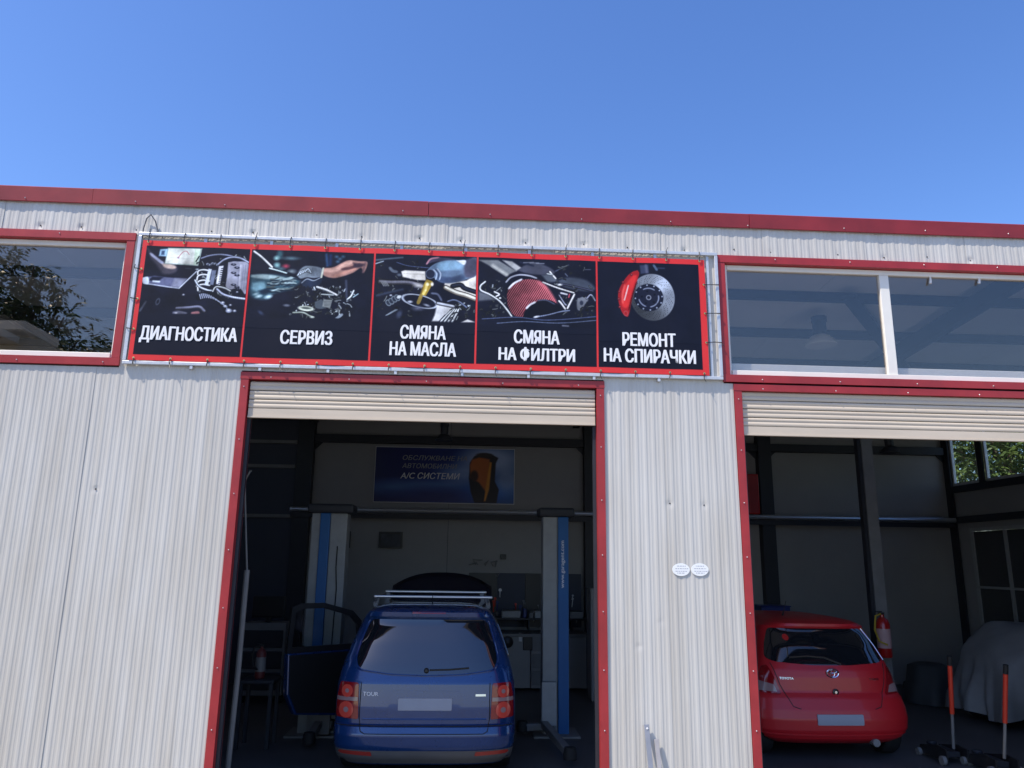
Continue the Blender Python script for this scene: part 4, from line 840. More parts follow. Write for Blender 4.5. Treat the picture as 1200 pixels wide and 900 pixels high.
ol = rnd(cxp([(-0.61, 1.523), (0.61, 1.523), (0.675, 1.32), (0.722, 1.14), (0.677, 1.042), (0.35, 1.002), (0, 0.992), (-0.35, 1.002), (-0.677, 1.042), (-0.722, 1.14), (-0.675, 1.32)]), 0.06)
V.strip('window_seal', 'blue_paint', van, dense(ol+[ol[0]], 3), 0.007, 0.002)
mat('inner_reflect', (0.10, 0.11, 0.13), 0.5)
MB().tube([(x, V.rear(x, z)-0.012, z) for x, z in dense([(VC+0.03, 1.05), (VC+0.22, 1.055), (VC+0.42, 1.07)], 5)], 0.007, 6).build('wiper', 'black_plastic', van, smooth=True)
MB().lathe((VC+0.0, V.rear(VC, 1.045)-0.02, 1.045), [(0.025, 0.02), (0.025, 0), (0.012, -0.012)], 'y', 12).build('wiper_hub', 'black_plastic', van)
# spoiler lip and third brake light
V.patch('spoiler', 'blue_paint', van, rnd(cxp([(-0.62, 1.54), (0.62, 1.54), (0.58, 1.60), (-0.58, 1.60)]), 0.02), off=0.03, skirt=0.03)
V.patch('brake_light', 'lamp_red', van, cxp([(-0.17, 1.572), (0.17, 1.572), (0.17, 1.59), (-0.17, 1.59)]), off=0.034, skirt=0.01)
# hatch joint lines, bumper joint
for ln in ([(-0.63, 0.60), (-0.61, 0.50), (-0.57, 0.478), (0.57, 0.478), (0.61, 0.50), (0.63, 0.60)], [(-0.63, 0.60), (-0.63, 0.93)], [(0.63, 0.60), (0.63, 0.93)]):
    V.strip('panel_gap', 'black_rubber', van, dense(cxp(ln), 10), 0.005, 0.0)
V.strip('panel_gap', 'black_rubber', van, dense(cxp([(-0.86, 0.545), (0, 0.545), (0.86, 0.545)]), 20), 0.006, 0.002)
V.patch('plate_recess', 'blue_paint', van, rnd(cxp([(-0.36, 0.615), (0.36, 0.615), (0.34, 0.86), (-0.34, 0.86)]), 0.03), off=0.006)
V.patch('number_plate', 'plate', van, rnd(cxp([(-0.26, 0.685), (0.26, 0.685), (0.26, 0.795), (-0.26, 0.795)]), 0.01), off=0.014, label='blank pale number plate')
V.strip('crease', 'blue_paint', van, dense(cxp([(-0.60, 0.605), (0.60, 0.605)]), 24), 0.007, 0.001)
V.patch('bumper_skirt', 'bumper_grey', van, rnd(cxp([(-0.85, 0.19), (0.85, 0.19), (0.875, 0.335), (0.4, 0.325), (-0.4, 0.325), (-0.875, 0.335)]), 0.03), off=0.008)
for s in (-1, 1):
    # tail light: red housing, two round lenses, clear band
    h = V.patch('tail_light', 'lamp_red', van, rnd([(VC+s*a, b) for a, b in ((0.64, 0.60), (0.655, 0.93), (0.84, 0.935), (0.868, 0.80), (0.872, 0.615))], 0.02), off=0.012, res=0.025)
    for (x, z, r) in ((0.765, 0.855, 0.058), (0.765, 0.685, 0.075)):
        pl = [(VC+s*x+r*math.cos(2*math.pi*k/20), z+r*math.sin(2*math.pi*k/20)) for k in range(20)]
        V.patch('lens', 'lamp_round', h, pl, off=0.02, skirt=0.0, res=0.02)
        pl = [(VC+s*x+r*.35*math.cos(2*math.pi*k/12), z+r*.35*math.sin(2*math.pi*k/12)) for k in range(12)]
        V.patch('bulb', 'lamp_clear', h, pl, off=0.023, skirt=0.0, res=0.02)
    V.patch('lens', 'lamp_clear', h, [(VC+s*a, b) for a, b in ((0.652, 0.765), (0.654, 0.80), (0.868, 0.80), (0.868, 0.765))], off=0.018, skirt=0.0, res=0.025, label='clear reversing lens band')
    V.patch('reflector', 'reflector_red', van, rnd([(VC+s*a, b) for a, b in ((0.49, 0.275), (0.50, 0.315), (0.80, 0.325), (0.83, 0.31), (0.80, 0.29))], 0.01), off=0.014)
V.text('TOUR', 'banner_white', van, VC-0.605, 0.813, 0.15, 0.036, 0.02)
V.patch('badge', 'chrome', van, cxp([(0.49, 0.812), (0.59, 0.812), (0.59, 0.832), (0.49, 0.832)]), off=0.007, skirt=0.002)
# side windows, roof bars, aerial, mirror
for s in (-1, 1):
    for a, b in ((0.75, 1.65), (1.75, 2.65)):
        V.patch('side_window', 'car_glass', van, rnd([(VY+a, 1.10), (VY+b, 1.10), (VY+b-0.08, 1.47), (VY+a+(0.12 if a < 1 else 0), 1.47)], 0.04), off=0.004, side=s, res=0.06)
    MB().tube([(VC+s*0.61, VY+0.7+0.2*k, 1.655+(0.0 if k in (0, 10) else 0.035)) for k in range(11)], 0.014, 6).build('roof_rail', 'bumper_grey', van, smooth=True)
    MB().lathe((VC+s*0.96, VY+3.05, 1.03), [(0.02, -0.05), (0.07, -0.03), (0.08, 0.02), (0.05, 0.06)], 'y', 14).build('mirror', 'black_plastic', van, smooth=True)
    MB().obox((VC+s*0.86, VY+3.02, 1.04), (VC+s*0.95, VY+3.04, 1.05), 0.05, 0.04).build('mirror_arm', 'black_plastic', van)
for px0, px1, py0, py1, Y in ((437, 575.6, 698.2, 700.5, 8.9), (454.6, 573, 692.5, 694.5, 9.7)):
    xa, za = at(px0, py0, Y); xb, zb = at(px1, py1, Y); xm = (xb-xa)/2; zz = (za+zb)/2
    MB().box(VC-xm+.01, VC+xm+.01, Y-0.03, Y+0.03, zz-0.014, zz+0.014).build('roof_bar', 'alu', van, bevel=0.01)
    for s in (-1, 1): MB().obox((VC+s*(xm-0.05), Y, zz-0.015), (VC+s*(xm-0.03), Y, 1.60), 0.045, 0.045).build('roof_bar_foot', 'grey_steel', van)
MB().tube([(VC+0.01, VY+0.75, 1.65), (VC+0.01, VY+0.70, 1.74)], [0.008, 0.003], 6).build('aerial', 'black_plastic', van)
# open rear left door
hx, hy = VC-0.90, VY+1.95; tx, ty = at(359, 760, 9.45)[0], 9.45
d2 = (Vector((tx, ty))-Vector((hx, hy))).normalized(); Ld = 0.98
def dp(u, z, o=0.0): return (hx+d2.x*u*Ld-d2.y*o, hy+d2.y*u*Ld+d2.x*o, z)
def door_ring(outer, inner, th):
    n_ = len(outer); vs = [dp(*p, o) for o in (0, th) for p in outer+inner]; fs = []
    for i in range(n_):
        j = (i+1) % n_
        fs += [(i, j, n_+j, n_+i), (2*n_+i, 3*n_+i, 3*n_+j, 2*n_+j), (i, 2*n_+i, 2*n_+j, j), (n_+i, n_+j, 3*n_+j, 3*n_+i)]
    return vs, fs
out_ = [(0.0, 1.06), (0.02, 1.38), (0.15, 1.50), (0.55, 1.60), (0.85, 1.60), (0.97, 1.56), (1.0, 1.06)]
inn_ = [(0.06, 1.12), (0.08, 1.34), (0.18, 1.44), (0.55, 1.54), (0.83, 1.54), (0.92, 1.50), (0.94, 1.12)]
low = [dp(u, z, o) for o in (-0.03, 0.07) for u, z in ((0, 0.40), (0.35, 0.34), (0.86, 0.40), (0.98, 0.62), (1.0, 1.06), (0, 1.06))]
dr = MB().add(low, [tuple(range(6)), tuple(range(6, 12))]+[(i, (i+1) % 6, 6+(i+1) % 6, 6+i) for i in range(6)]).build('rear_door', 'blue_paint', van, bevel=0.015, label='rear side door standing open on the left')
MB().add(*door_ring(out_, inn_, 0.04)).build('door_frame', 'black_plastic', dr)
MB().add([dp(*p, 0.02) for p in inn_], [tuple(range(len(inn_)))]).build('pane', 'side_glass', dr)
MB().add([dp(u, z, 0.074) for u, z in ((0.015, 0.43), (0.35, 0.37), (0.84, 0.42), (0.955, 0.63), (0.98, 1.04), (0.015, 1.04))], [(0, 1, 2, 3, 4, 5)]).build('door_lining', 'black_plastic', dr)
V.patch('door_opening', 'black_rubber', van, rnd([(VY+1.05, 0.42), (VY+1.95, 0.38), (VY+1.95, 1.0), (VY+1.0, 1.0)], 0.05), off=0.003, side=-1, res=0.08)
# raised bonnet
bn = MB(); vs = []; fs = []
NX, NT = 18, 8
zt_ = at(530, 672, 11.95)[1]
for j in range(NT+1):
    for i in range(NX+1):
        u = -1+2*i/NX; t = j/NT; w_ = 0.74-0.02*t; x = VC+0.02+u*w_
        zc = 1.12+(zt_-1.12)*t-(0.20*abs(u)**2.6)*t**2; y = VY+3.35+0.55*t+0.06*(1-u*u); vs.append((x, y, zc))
for j in range(NT):
    for i in range(NX): a = j*(NX+1)+i; fs.append((a, a+1, a+NX+2, a+NX+1))
o = bn.add(vs, fs).build('bonnet', 'bonnet_navy', van, smooth='full', label='bonnet raised upright in front of the windscreen')
sm = o.modifiers.new('solid', 'SOLIDIFY'); sm.thickness = 0.025
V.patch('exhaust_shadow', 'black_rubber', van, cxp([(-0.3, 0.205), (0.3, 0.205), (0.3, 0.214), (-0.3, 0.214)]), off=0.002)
# --- red hatchback
RC, RY = 4.158, 8.83
red = thing('red_hatchback', 'small red hatchback seen from behind in the right bay', 'car', (RC, RY+1.8, 0.006))
lv = [(0.19, 0.14, 3.6, 0.75), (0.25, 0.05, 3.7, 0.815), (0.34, 0.01, 3.75, 0.872), (0.45, 0.0, 3.75, 0.882), (0.55, 0.02, 3.74, 0.878), (0.66, 0.06, 3.70, 0.86), (0.72, 0.10, 3.68, 0.835), (0.88, 0.115, 3.5, 0.80),
      (0.95, 0.13, 3.2, 0.775), (1.03, 0.17, 2.9, 0.755), (1.2, 0.27, 2.7, 0.695), (1.38, 0.40, 2.4, 0.635), (1.41, 0.37, 2.35, 0.62), (1.44, 0.37, 2.3, 0.56), (1.47, 0.46, 2.2, 0.50), (1.495, 0.65, 2.0, 0.40), (1.505, 0.9, 1.7, 0.25)]
Rr = Car(RC, RY, lv, 0.30, 3.0)
zs = sorted(set([l[0] for l in lv]+list(np.linspace(0.19, 1.46, 42))))
Rr.shell(red, 'red_paint', zs, (RY+0.55, RY+3.0), 0.34)
for x in (RC-0.83, RC+0.83):
    for y in (RY+0.55, RY+3.0): wheel(red, x, y, 0.29, 1 if x > RC else -1, 0.185)
rp = lambda pts: [(RC+a, b) for a, b in pts]
Rr.patch('rear_window', 'car_glass', red, rnd(rp([(-0.575, 1.385), (0.53, 1.385), (0.625, 1.22), (0.68, 1.06), (0.60, 1.03), (0.2, 1.005), (-0.2, 1.005), (-0.62, 1.035), (-0.70, 1.07), (-0.655, 1.22)]), 0.04), off=0.003)
Rr.strip('wiper', 'black_plastic', red, dense([(RC+0.12, 1.02), (RC-0.05, 1.085), (RC-0.25, 1.10), (RC-0.45, 1.085)], 4), 0.010, 0.016)
Rr.strip('panel_gap', 'black_rubber', red, dense(rp([(-0.66, 1.02), (-0.60, 0.80), (-0.50, 0.585), (-0.42, 0.56)]), 10), 0.005, 0.0)
Rr.strip('panel_gap', 'black_rubber', red, dense(rp([(0.66, 1.02), (0.60, 0.80), (0.50, 0.585), (0.42, 0.56)]), 10), 0.005, 0.0)
Rr.strip('window_edge', 'chrome', red, dense(rp([(0.55, 1.385), (0.645, 1.22), (0.71, 1.05)]), 6), 0.004, 0.002)
Rr.strip('bumper_edge', 'red_paint', red, dense(rp([(-0.86, 0.30), (0, 0.29), (0.86, 0.30)]), 20), 0.010, 0.0)
# oval emblem of three ovals
def oval(parent, cx, cz, rx, rz, r, name='emblem'):
    return MB().tube([(cx+rx*math.cos(t), Rr.rear(cx, cz)-0.010, cz+rz*math.sin(t)) for t in [2*math.pi*k/24 for k in range(25)]], r, 5, cap=False).build(name, 'chrome', parent, smooth=True)
em = oval(red, RC, 0.925, 0.068, 0.046, 0.0075); oval(em, RC, 0.928, 0.024, 0.040, 0.006, 'inner_oval'); oval(em, RC, 0.944, 0.048, 0.018, 0.006, 'inner_oval')
Rr.text('TOYOTA', 'chrome', red, RC-0.60, 0.855, 0.15, 0.024, 0.015); Rr.text('YARIS', 'chrome', red, RC+0.42, 0.852, 0.12, 0.022, 0.015)
MB().lathe((RC+0.01, Rr.rear(RC, .73)-0.004, 0.728), [(0.034, 0), (0.036, -0.006), (0.028, -0.010), (0.024, -0.002)], 'y', 18).build('lock_ring', 'black_plastic', red)
MB().lathe((RC+0.012, Rr.rear(RC, .73)-0.008, 0.728), [(0.016, 0), (0.014, -0.006)], 'y', 12).build('lock', 'chrome', red)
Rr.patch('number_plate', 'plate', red, rnd(rp([(-0.26, 0.40), (0.26, 0.40), (0.26, 0.51), (-0.26, 0.51)]), 0.01), off=0.012, label='blank pale number plate')
for s in (-1, 1):
    h = Rr.patch('tail_light', 'lamp_red', red, rnd([(RC+s*a, b) for a, b in ((0.60, 0.70), (0.655, 0.88), (0.70, 1.0), (0.745, 0.98), (0.80, 0.86), (0.822, 0.715))], 0.02), off=0.012, res=0.025)
    Rr.patch('lens', 'lamp_clear', h, [(RC+s*a, b) for a, b in ((0.64, 0.725), (0.67, 0.80), (0.80, 0.83), (0.81, 0.73))], off=0.018, skirt=0, res=0.025, label='clear lower lens')
    for a, b in ((0.55, 1.3), (1.38, 2.1)):
        Rr.patch('side_window', 'car_glass', red, rnd([(RY+a, 1.02), (RY+b, 1.02), (RY+b-0.05, 1.36), (RY+a+0.1, 1.36)], 0.04), off=0.004, side=s, res=0.06)
Rr.patch('window_sticker', 'extinguisher_red', red, [(RC-0.42+0.035*math.cos(2*math.pi*k/14), 1.29+0.035*math.sin(2*math.pi*k/14)) for k in range(14)], off=0.005, skirt=0, res=0.03)
MB().tube([(RC-0.24, RY+0.85, 1.49), (RC-0.23, RY+0.82, 1.56), (RC-0.21, RY+0.78, 1.68)], [0.015, 0.006, 0.003], 6).build('aerial', 'black_plastic', red)
MB().tube([(RC+0.42, RY+0.35, 0.215), (RC+0.40, RY+0.03, 0.215)], 0.04, 14).build('exhaust', 'grey_steel', red, smooth=True)
# ---------------------------------------------------------------- two-post lift
LY = 10.25
def lift(xl, xr, s, label, blue, capz, grp='posts of the two-post lift'):
    'xl..xr column, s=+1 the arms point to +x'
    t = thing('lift_post', label, 'car lift', ((xl+xr)/2, LY, 0), grp)
    y0, y1 = LY-0.02, LY+0.26
    b0, b1 = blue
    for a, b, m, nm in ((xl, b0, 'lift_grey', 'column'), (b0+.001, b1-.001, 'lift_blue', 'blue_channel'), (b1, xr, 'lift_grey', 'column')):
        if b-a > 0.02: bx(nm, m, t, a, b, y0-(0.03 if m == 'lift_blue' else 0), y1, 0.02, capz, bevel=0.008)
    bx('cap', 'dark_steel', t, xl-0.06, xr+0.08, y0-0.06, y1+0.04, capz+0.001, capz+0.12, bevel=0.03)
    bx('base_plate', 'grey_steel', t, xl-0.12, xr+0.12, y0-0.18, y1+0.08, 0.008, 0.03)
    return t
lx = lambda px, Y=LY: at(px, 700, Y)[0]
zc = at(650, 606, LY)[1]
lr = lift(lx(636), lx(666), -1, 'right post of the car lift with the blue strip and white web address', (lx(653.5), lx(666)), zc)
bx('cable_guard', 'dull_white', lr, lx(634), lx(651), LY-0.14, LY-0.05, at(640, 850, LY-.1)[1], at(640, 799, LY-.1)[1], bevel=0.01)
bx('carriage', 'grey_steel', lr, lx(636.5), lx(652), LY-0.12, LY-0.05, 0.04, 0.34, bevel=0.01)
v, f = textmesh('www.garagent.com', 0.052, 0.60, 0.01)
x0 = lx(660)+0.02; z0 = at(660, 689, LY)[1]
MB().add([(x0-q_, LY-0.0535-dd, z0+u) for u, q_, dd in v], f).build('lettering', 'banner_white', lr, weld=False)
for a, b in (((lx(637), LY-0.1, 0.16), atz(668, 884, 0.12)), ((lx(640), LY-0.1, 0.13), atz(612, 852, 0.12))):
    MB().obox(a, (b[0], b[1], 0.12), 0.09, 0.08).build('arm', 'grey_steel', lr, bevel=0.01)
    MB().lathe((b[0], b[1], 0.07), [(0.07, 0), (0.075, 0.05), (0.06, 0.12)], 'z', 14).build('lift_pad', 'black_rubber', lr, smooth=True)
ll = lift(lx(359.5), lx(402), 1, 'left post of the car lift with a blue strip behind the open van door', (lx(370), lx(382)), zc)
bx('carriage', 'grey_steel', ll, lx(372), lx(398), LY-0.16, LY-0.055, 0.04, 0.42, bevel=0.01)
for a, b in (((lx(385), LY-0.12, 0.16), atz(362, 866, 0.12)), ((lx(395), LY-0.12, 0.15), atz(388, 850, 0.12))):
    MB().obox(a, (b[0], b[1], 0.12), 0.09, 0.08).build('arm', 'grey_steel', ll, bevel=0.01)
    MB().lathe((b[0], b[1], 0.07), [(0.07, 0), (0.075, 0.05), (0.06, 0.12)], 'z', 14).build('lift_pad', 'black_rubber', ll, smooth=True)
MB().tube([(lx(393)-.01, LY-0.03, at(393, 640, LY)[1]), (lx(392), LY-0.035, at(393, 665, LY)[1]), (lx(394), LY-0.035, at(393, 690, LY)[1]), (lx(391), LY-0.03, 0.4)], 0.008, 6).build('hose', 'black_rubber', ll)
# ---------------------------------------------------------------- sign on the back wall
YW = YB-0.03
sx0, sz1 = at(441, 523.5, YW-0.02); sx1, sz0 = at(602, 590.5, YW-0.02)
sg = thing('wall_sign', 'blue air conditioning service sign with an orange device picture on the back wall', 'sign', ((sx0+sx1)/2, YW, sz0))
bx('board', 'white_plastic', sg, sx0-.01, sx1+.01, YW, YB+0.018, sz0-.01, sz1+.01)
c = Canvas(sx0, sx1, sz0, sz1, 0.011); Wd, Hd = sx1-sx0, sz1-sz0
S = lambda x, y: (sx0+(x-75)/1010*Wd, sz1-(y-92)/415*Hd)
base = np.zeros(c.X.shape+(3,)); uu = (c.X-sx0)/Wd; vv = (c.Z-sz0)/Hd
base[..., 0] = 0.04+0.20*uu**3; base[..., 1] = 0.09+0.28*uu**2; base[..., 2] = 0.34+0.24*uu; c.c = base
k1 = Wd/1010
for (x, y, rx, ry, col, al) in ((250, 400, 260, 45, (0.35, 0.55, 0.75), .7), (600, 370, 240, 30, (0.45, 0.65, 0.85), .6), (900, 170, 200, 90, (0.72, 0.78, 0.9), .8), (720, 280, 160, 60, (0.65, 0.75, 0.9), .7), (950, 420, 200, 60, (0.2, 0.45, 0.8), .8), (450, 440, 150, 30, (0.02, 0.05, 0.35), .6), (1030, 330, 80, 90, (.75, .8, .9), .5)):
    c.ell(*S(x, y), rx*k1, ry*k1, col, soft=18, alpha=al)
c.poly([S(*p) for p in ((790, 150), (850, 125), (915, 130), (968, 158), (950, 200), (945, 340), (975, 400), (960, 505), (800, 505), (770, 420), (755, 320), (760, 200))], (0.12, 0.10, 0.13), soft=2)
c.poly([S(*p) for p in ((775, 175), (830, 155), (905, 170), (900, 330), (880, 420), (830, 350), (768, 315), (760, 220))], (0.72, 0.38, 0.14), soft=3)
c.poly([S(*p) for p in ((905, 190), (920, 195), (905, 400), (880, 490), (868, 490), (880, 380))], (0.85, 0.55, 0.15), soft=2)
c.ell(*S(795, 300), 28*k1, 40*k1, (0.25, 0.14, 0.1), soft=3); c.ell(*S(865, 140), 60*k1, 18*k1, (0.2, 0.17, 0.17), soft=2)
c.build('print', 'sign_blue', sg, lambda X, Z: X*0+YW-0.004)['label'] = 'blue sky print with an orange device'
for tx_, x, y, w_, h_, m in (('ОБСЛУЖВАНЕ НА', 270, 188, 470, 36, 'lift_grey'), ('АВТОМОБИЛНИ', 268, 250, 400, 36, 'lift_grey'), ('A/C СИСТЕМИ', 258, 330, 432, 46, 'white_plastic')):
    v, f = textmesh(tx_, h_*k1, w_*k1, 0.015, shear=0.2); xx, zz = S(x, y)
    MB().add([(xx+u, YW-0.008-dd, zz+q_) for u, q_, dd in v], f).build('lettering', m, sg, weld=False)
# pictures and switch box on the back wall
for i, (px0, px1, py0, py1, lb) in enumerate(((444.5, 471, 623, 642.5, 'black framed landscape picture on the back wall under the blue sign'), (400, 410, 622.5, 642, 'narrow black framed picture beside the left lift post'))):
    xa, zt = at(px0, py0, YW); xb, zb = at(px1, py1, YW)
    t = thing('framed_picture', lb, 'picture', ((xa+xb)/2, YW, zb))
    bx('frame', 'black_plastic', t, xa, xb, YW-0.01, YB+0.018, zb, zt, bevel=0.004)
    mat('picture_dark%d' % i, (0.05, 0.06, 0.08), 0.5, var=0.8, scale=6); bx('print', 'picture_dark%d' % i, t, xa+.04, xb-.04, YW-0.014, YW-0.011, zb+.04, zt-.04)
xa, zt = at(586.5, 649.5, YW); xb, zb = at(593, 655.5, YW)
t = thing('switch_box', 'small black switch box on the bare back wall right of centre', 'switch', ((xa+xb)/2, YW, zb)); bx('box', 'black_plastic', t, xa, xb, YW-0.02, YB+0.018, zb, zt, bevel=0.005); bx('button', 'black_plastic', t, xa+.03, xb-.03, YW-.028, YW-.021, zb+.03, zt-.03)
# red board on the back wall of the right bay
xa, zt = at(868, 556, YB-0.05); xb, zb = at(890, 603, YB-0.05)
t = thing('red_cabinet', 'red metal wall cabinet half hidden behind the door edge above the red car', 'cabinet', ((xa+xb)/2, YB-.1, zb)); bx('body', 'extinguisher_red', t, xa, xb-0.02, YB-0.15, YB+0.018, zb, zt, bevel=0.01); bx('door_edge', 'red_trim', t, xa+.03, xb-.05, YB-0.158, YB-0.151, zb+.03, zt-.03)
# ---------------------------------------------------------------- bench, tool board, things on them
wbX0, wbX1 = at(556, 700, 13.9)[0], at(686, 700, 13.9)[0]
zt = at(620, 672, YW)[1]; zbch = at(620, 742, 13.7)[1]
t = thing('tool_board', 'black tool board over the workbench behind the van', 'tool board', ((wbX0+wbX1)/2, YW, 1.0))
for k in range(4):
    a = wbX0-0.1+k*(wbX1-wbX0+0.1)/4; b = a+(wbX1-wbX0+0.1)/4-0.006; bx('board_panel', 'navy_sheet' if k % 2 else 'black_plastic', t, a, b, YW-0.02, YB+0.018, zbch+0.05, zt)
rg = random.Random(11)
for k in range(22):
    x = rg.uniform(wbX0+0.1, wbX1-0.1); z = rg.uniform(zbch+0.2, zt-0.25); l = rg.uniform(0.06, 0.2); r = rg.uniform(0.006, 0.014)
    b = MB().tube([(x, YW-0.035, z), (x+rg.uniform(-.02, .02), YW-0.035, z-l)], r, 6).lathe((x, YW-0.045, z), [(r*2.2, 0), (r*2.2, 0.02)], 'y', 8)
    tag(b.build('hand_tool', rg.choice(['galv', 'grey_steel', 'drum_blue', 'orange_red'])), 'small hand tool hanging on the black board over the workbench', 'tool', 'hand tools hanging on the black board')
t = thing('workbench', 'long grey workbench with drawer fronts under the tool board', 'workbench', ((wbX0+wbX1)/2, 13.8, 0))
bx('bench_top', 'grey_steel', t, wbX0, wbX1, 13.55, YB-0.06, zbch-0.05, zbch)
for k in range(4):
    a = wbX0+0.02+k*(wbX1-wbX0-.04)/4; b = a+(wbX1-wbX0-.04)/4-0.015
    bx('cabinet', 'inner_sheet', t, a, b, 13.60, YB-0.07, 0.05, zbch-0.055, bevel=0.006)
    if k % 2 == 0:
        for j in range(3): bx('drawer', 'grey_steel', t, a+0.02, b-0.02, 13.58, 13.599, 0.1+j*0.27, 0.33+j*0.27, bevel=0.005)
shz = at(620, 724, 13.95)[1]
sh = thing('wall_shelf', 'dark shelf over the workbench carrying pale boxes and cans', 'shelf', ((wbX0+wbX1)/2, 13.95, shz))
bx('shelf_board', 'dark_steel', sh, wbX0, wbX1+0.2, 13.85, YW-0.05, shz-0.03, shz)
for k in range(3): bx('bracket', 'dark_steel', sh, wbX0+.2+k*0.75, wbX0+.22+k*0.75, 13.9, YW-0.05, shz-0.2, shz-0.031)
def onshelf(px0, px1, py0, name, label, cat, m, group=None, z=None, Y=13.9, lid=None):
    z = shz if z is None else z
    xa = at(px0, 715, Y)[0]; xb = at(px1, 715, Y)[0]; zz = at(px0, py0, Y)[1]
    t = thing(name, label, cat, ((xa+xb)/2, Y, z), group)
    bx('body', m, t, xa, xb, Y-0.03, Y+0.14, z+0.002, zz, bevel=0.012)
    bx('lid', lid or 'black_plastic', t, xa+0.01, xb-0.01, Y-0.02, Y+0.13, zz+0.001, zz+0.02)
onshelf(588, 610, 716, 'tool_case', 'wide pale case on the shelf just right of the van roof', 'case', 'dull_white')
onshelf(626.5, 633.5, 716, 'carton', 'small pale carton on the shelf left of the right lift post', 'box', 'dull_white')
onshelf(620, 625, 718, 'spray_can', 'short grey spray can between the pale case and the carton', 'can', 'grey_steel')
onshelf(613, 617, 713, 'bottle', 'tall dark bottle on the shelf beside the pale case', 'bottle', 'drum_blue')
onshelf(669, 683, 717, 'carton', 'long pale carton on the shelf right of the blue lift strip', 'box', 'dull_white')
onshelf(613, 624, 762, 'bench_grinder', 'dark machine with a pale top standing on the workbench', 'machine', 'black_plastic', z=zbch, Y=13.62, lid='dull_white')
onshelf(608, 612, 752, 'canister', 'small shiny canister on the workbench left of the dark machine', 'canister', 'galv', z=zbch, Y=13.62)
# plant-like tangle hanging at the top of the board
tg = MB(); rg = random.Random(4)
for k in range(6):
    x, z = at(566+rg.uniform(-14, 18), 668+rg.uniform(-8, 10), YW-.05); tg.tube([(x, YW-.06, z), (x+rg.uniform(-.1, .1), YW-.08, z+rg.uniform(.02, .1)), (x+rg.uniform(-.18, .18), YW-.06, z+rg.uniform(-.08, .12))], 0.012, 5)
tag(tg.build('coiled_hoses', 'grey_steel'), 'tangle of dark hoses over the raised van bonnet on the back wall', 'hoses')
# wall rail with small parts right of the lift
xa, _ = at(692, 700, 12.6); xb, _ = at(708, 700, 12.6)
t = thing('pale_locker', 'narrow pale locker behind the right door edge', 'locker', ((xa+xb)/2, 12.6, 0)); bx('body', 'inner_sheet', t, xa, xb+0.3, 12.6, 13.0, 0.012, at(700, 690, 12.6)[1], bevel=0.01)
for k in range(3): bx('handle', 'black_plastic', t, xa+0.10, xa+0.18, 12.57, 12.599, 0.5+k*0.45, 0.58+k*0.45)
# ---------------------------------------------------------------- left side of the first bay
x0, z0 = at(279, 785, 7.6); x1, z1 = at(288.5, 560, 7.6); x2, z2 = at(295, 552, 7.6)
t = thing('exhaust_hose_pole', 'thin pale pole with a bent top standing inside the left door jamb', 'pole', (x0, 7.6, 0))
MB().tube([(x0, 7.6, at(283.5, 668, 7.6)[1]), (x1-.01, 7.6, z1-.05), (x1, 7.6, z1), (x2-.015, 7.6, z2), (x2, 7.6, z2)], 0.009, 8).build('rod', 'grey_steel', t, smooth=True)
MB().tube([(x0-0.02, 7.6, 0.02), (x0, 7.6, z0), (x0, 7.6, at(283.5, 668, 7.6)[1])], 0.026, 10).build('tube', 'grey_steel', t, smooth=True)
def extinguisher(x, y, z, h, label, m1='extinguisher_red'):
    t = thing('fire_extinguisher', label, 'fire extinguisher', (x, y, z)); r = h*0.15
    MB().lathe((x, y, z), [(r*0.9, 0), (r, 0.02), (r, h*0.72), (r*0.75, h*0.82), (r*0.3, h*0.87), (r*0.28, h*0.92)], 'z', 20).build('cylinder', m1, t, smooth=True)
    MB().lathe((x, y, z), [(r*1.02, h*0.2), (r*1.02, h*0.62)], 'z', 20).build('label_band', 'grey_steel' if m1 != 'extinguisher_red' else 'sticker_pink', t, smooth=True)
    MB().box(x-r*0.5, x+r*0.3, y-0.02, y+0.02, z+h*0.92, z+h*0.97).box(x-r*0.9, x, y-0.012, y+0.012, z+h*0.98, z+h*1.0).build('valve', 'black_plastic', t)
    MB().tube([(x-r*0.3, y-0.02, z+h*0.94), (x-r*1.3, y-0.05, z+h*0.9), (x-r*1.6, y-0.05, z+h*0.6), (x-r*1.1, y-0.06, z+h*0.35), (x-r*0.2, y-r-0.03, z+h*0.28)], 0.012, 6).build('hose', 'black_rubber' if m1 != 'extinguisher_red' else 'yellow', t, smooth=True)
    return t
mat('dull_red', (0.12, 0.02, 0.02), 0.5)
mat('sticker_pink', (0.55, 0.35, 0.35), 0.5)
x, z = at(1037, 770, 10.88); h_ = at(1037, 716, 10.88)[1]-z
extinguisher(x, 10.86, z, h_, 'red fire extinguisher with a pink label hung on the grey post')
bx('bracket', 'dark_steel', thing('extinguisher_bracket', 'dark steel bracket holding the extinguisher to the grey post', 'bracket', (x, 10.95, z)), x-0.06, x+0.06, 10.945, 10.979, z+0.2, z+0.24)
x, z = at(304, 795, 9.6)
st = thing('side_stand', 'low dark metal stand under the extinguisher near the left jamb', 'stand', (x, 9.65, 0)); bx('top', 'dark_steel', st, x-0.2, x+0.2, 9.45, 9.85, z-0.04, z, bevel=0.01)
for sx in (-1, 1):
    for sy in (-1, 1): bx('leg', 'dark_steel', st, x+sx*0.17-.02, x+sx*0.17+.02, 9.65+sy*0.17-.02, 9.65+sy*0.17+.02, 0.008, z-0.041)
extinguisher(x, 9.6, z+0.002, 0.38, 'dark red extinguisher with a white label standing on the low metal stand', 'dull_red')
x, z = at(318, 700, 12.5)
t = thing('diagnostic_trolley', 'dark equipment trolley with a hooded screen by the left back wall', 'trolley', (x, 12.5, 0))
bx('cabinet', 'grey_steel', t, x-0.35, x+0.3, 12.3, 12.8, 0.12, 1.15, bevel=0.01)
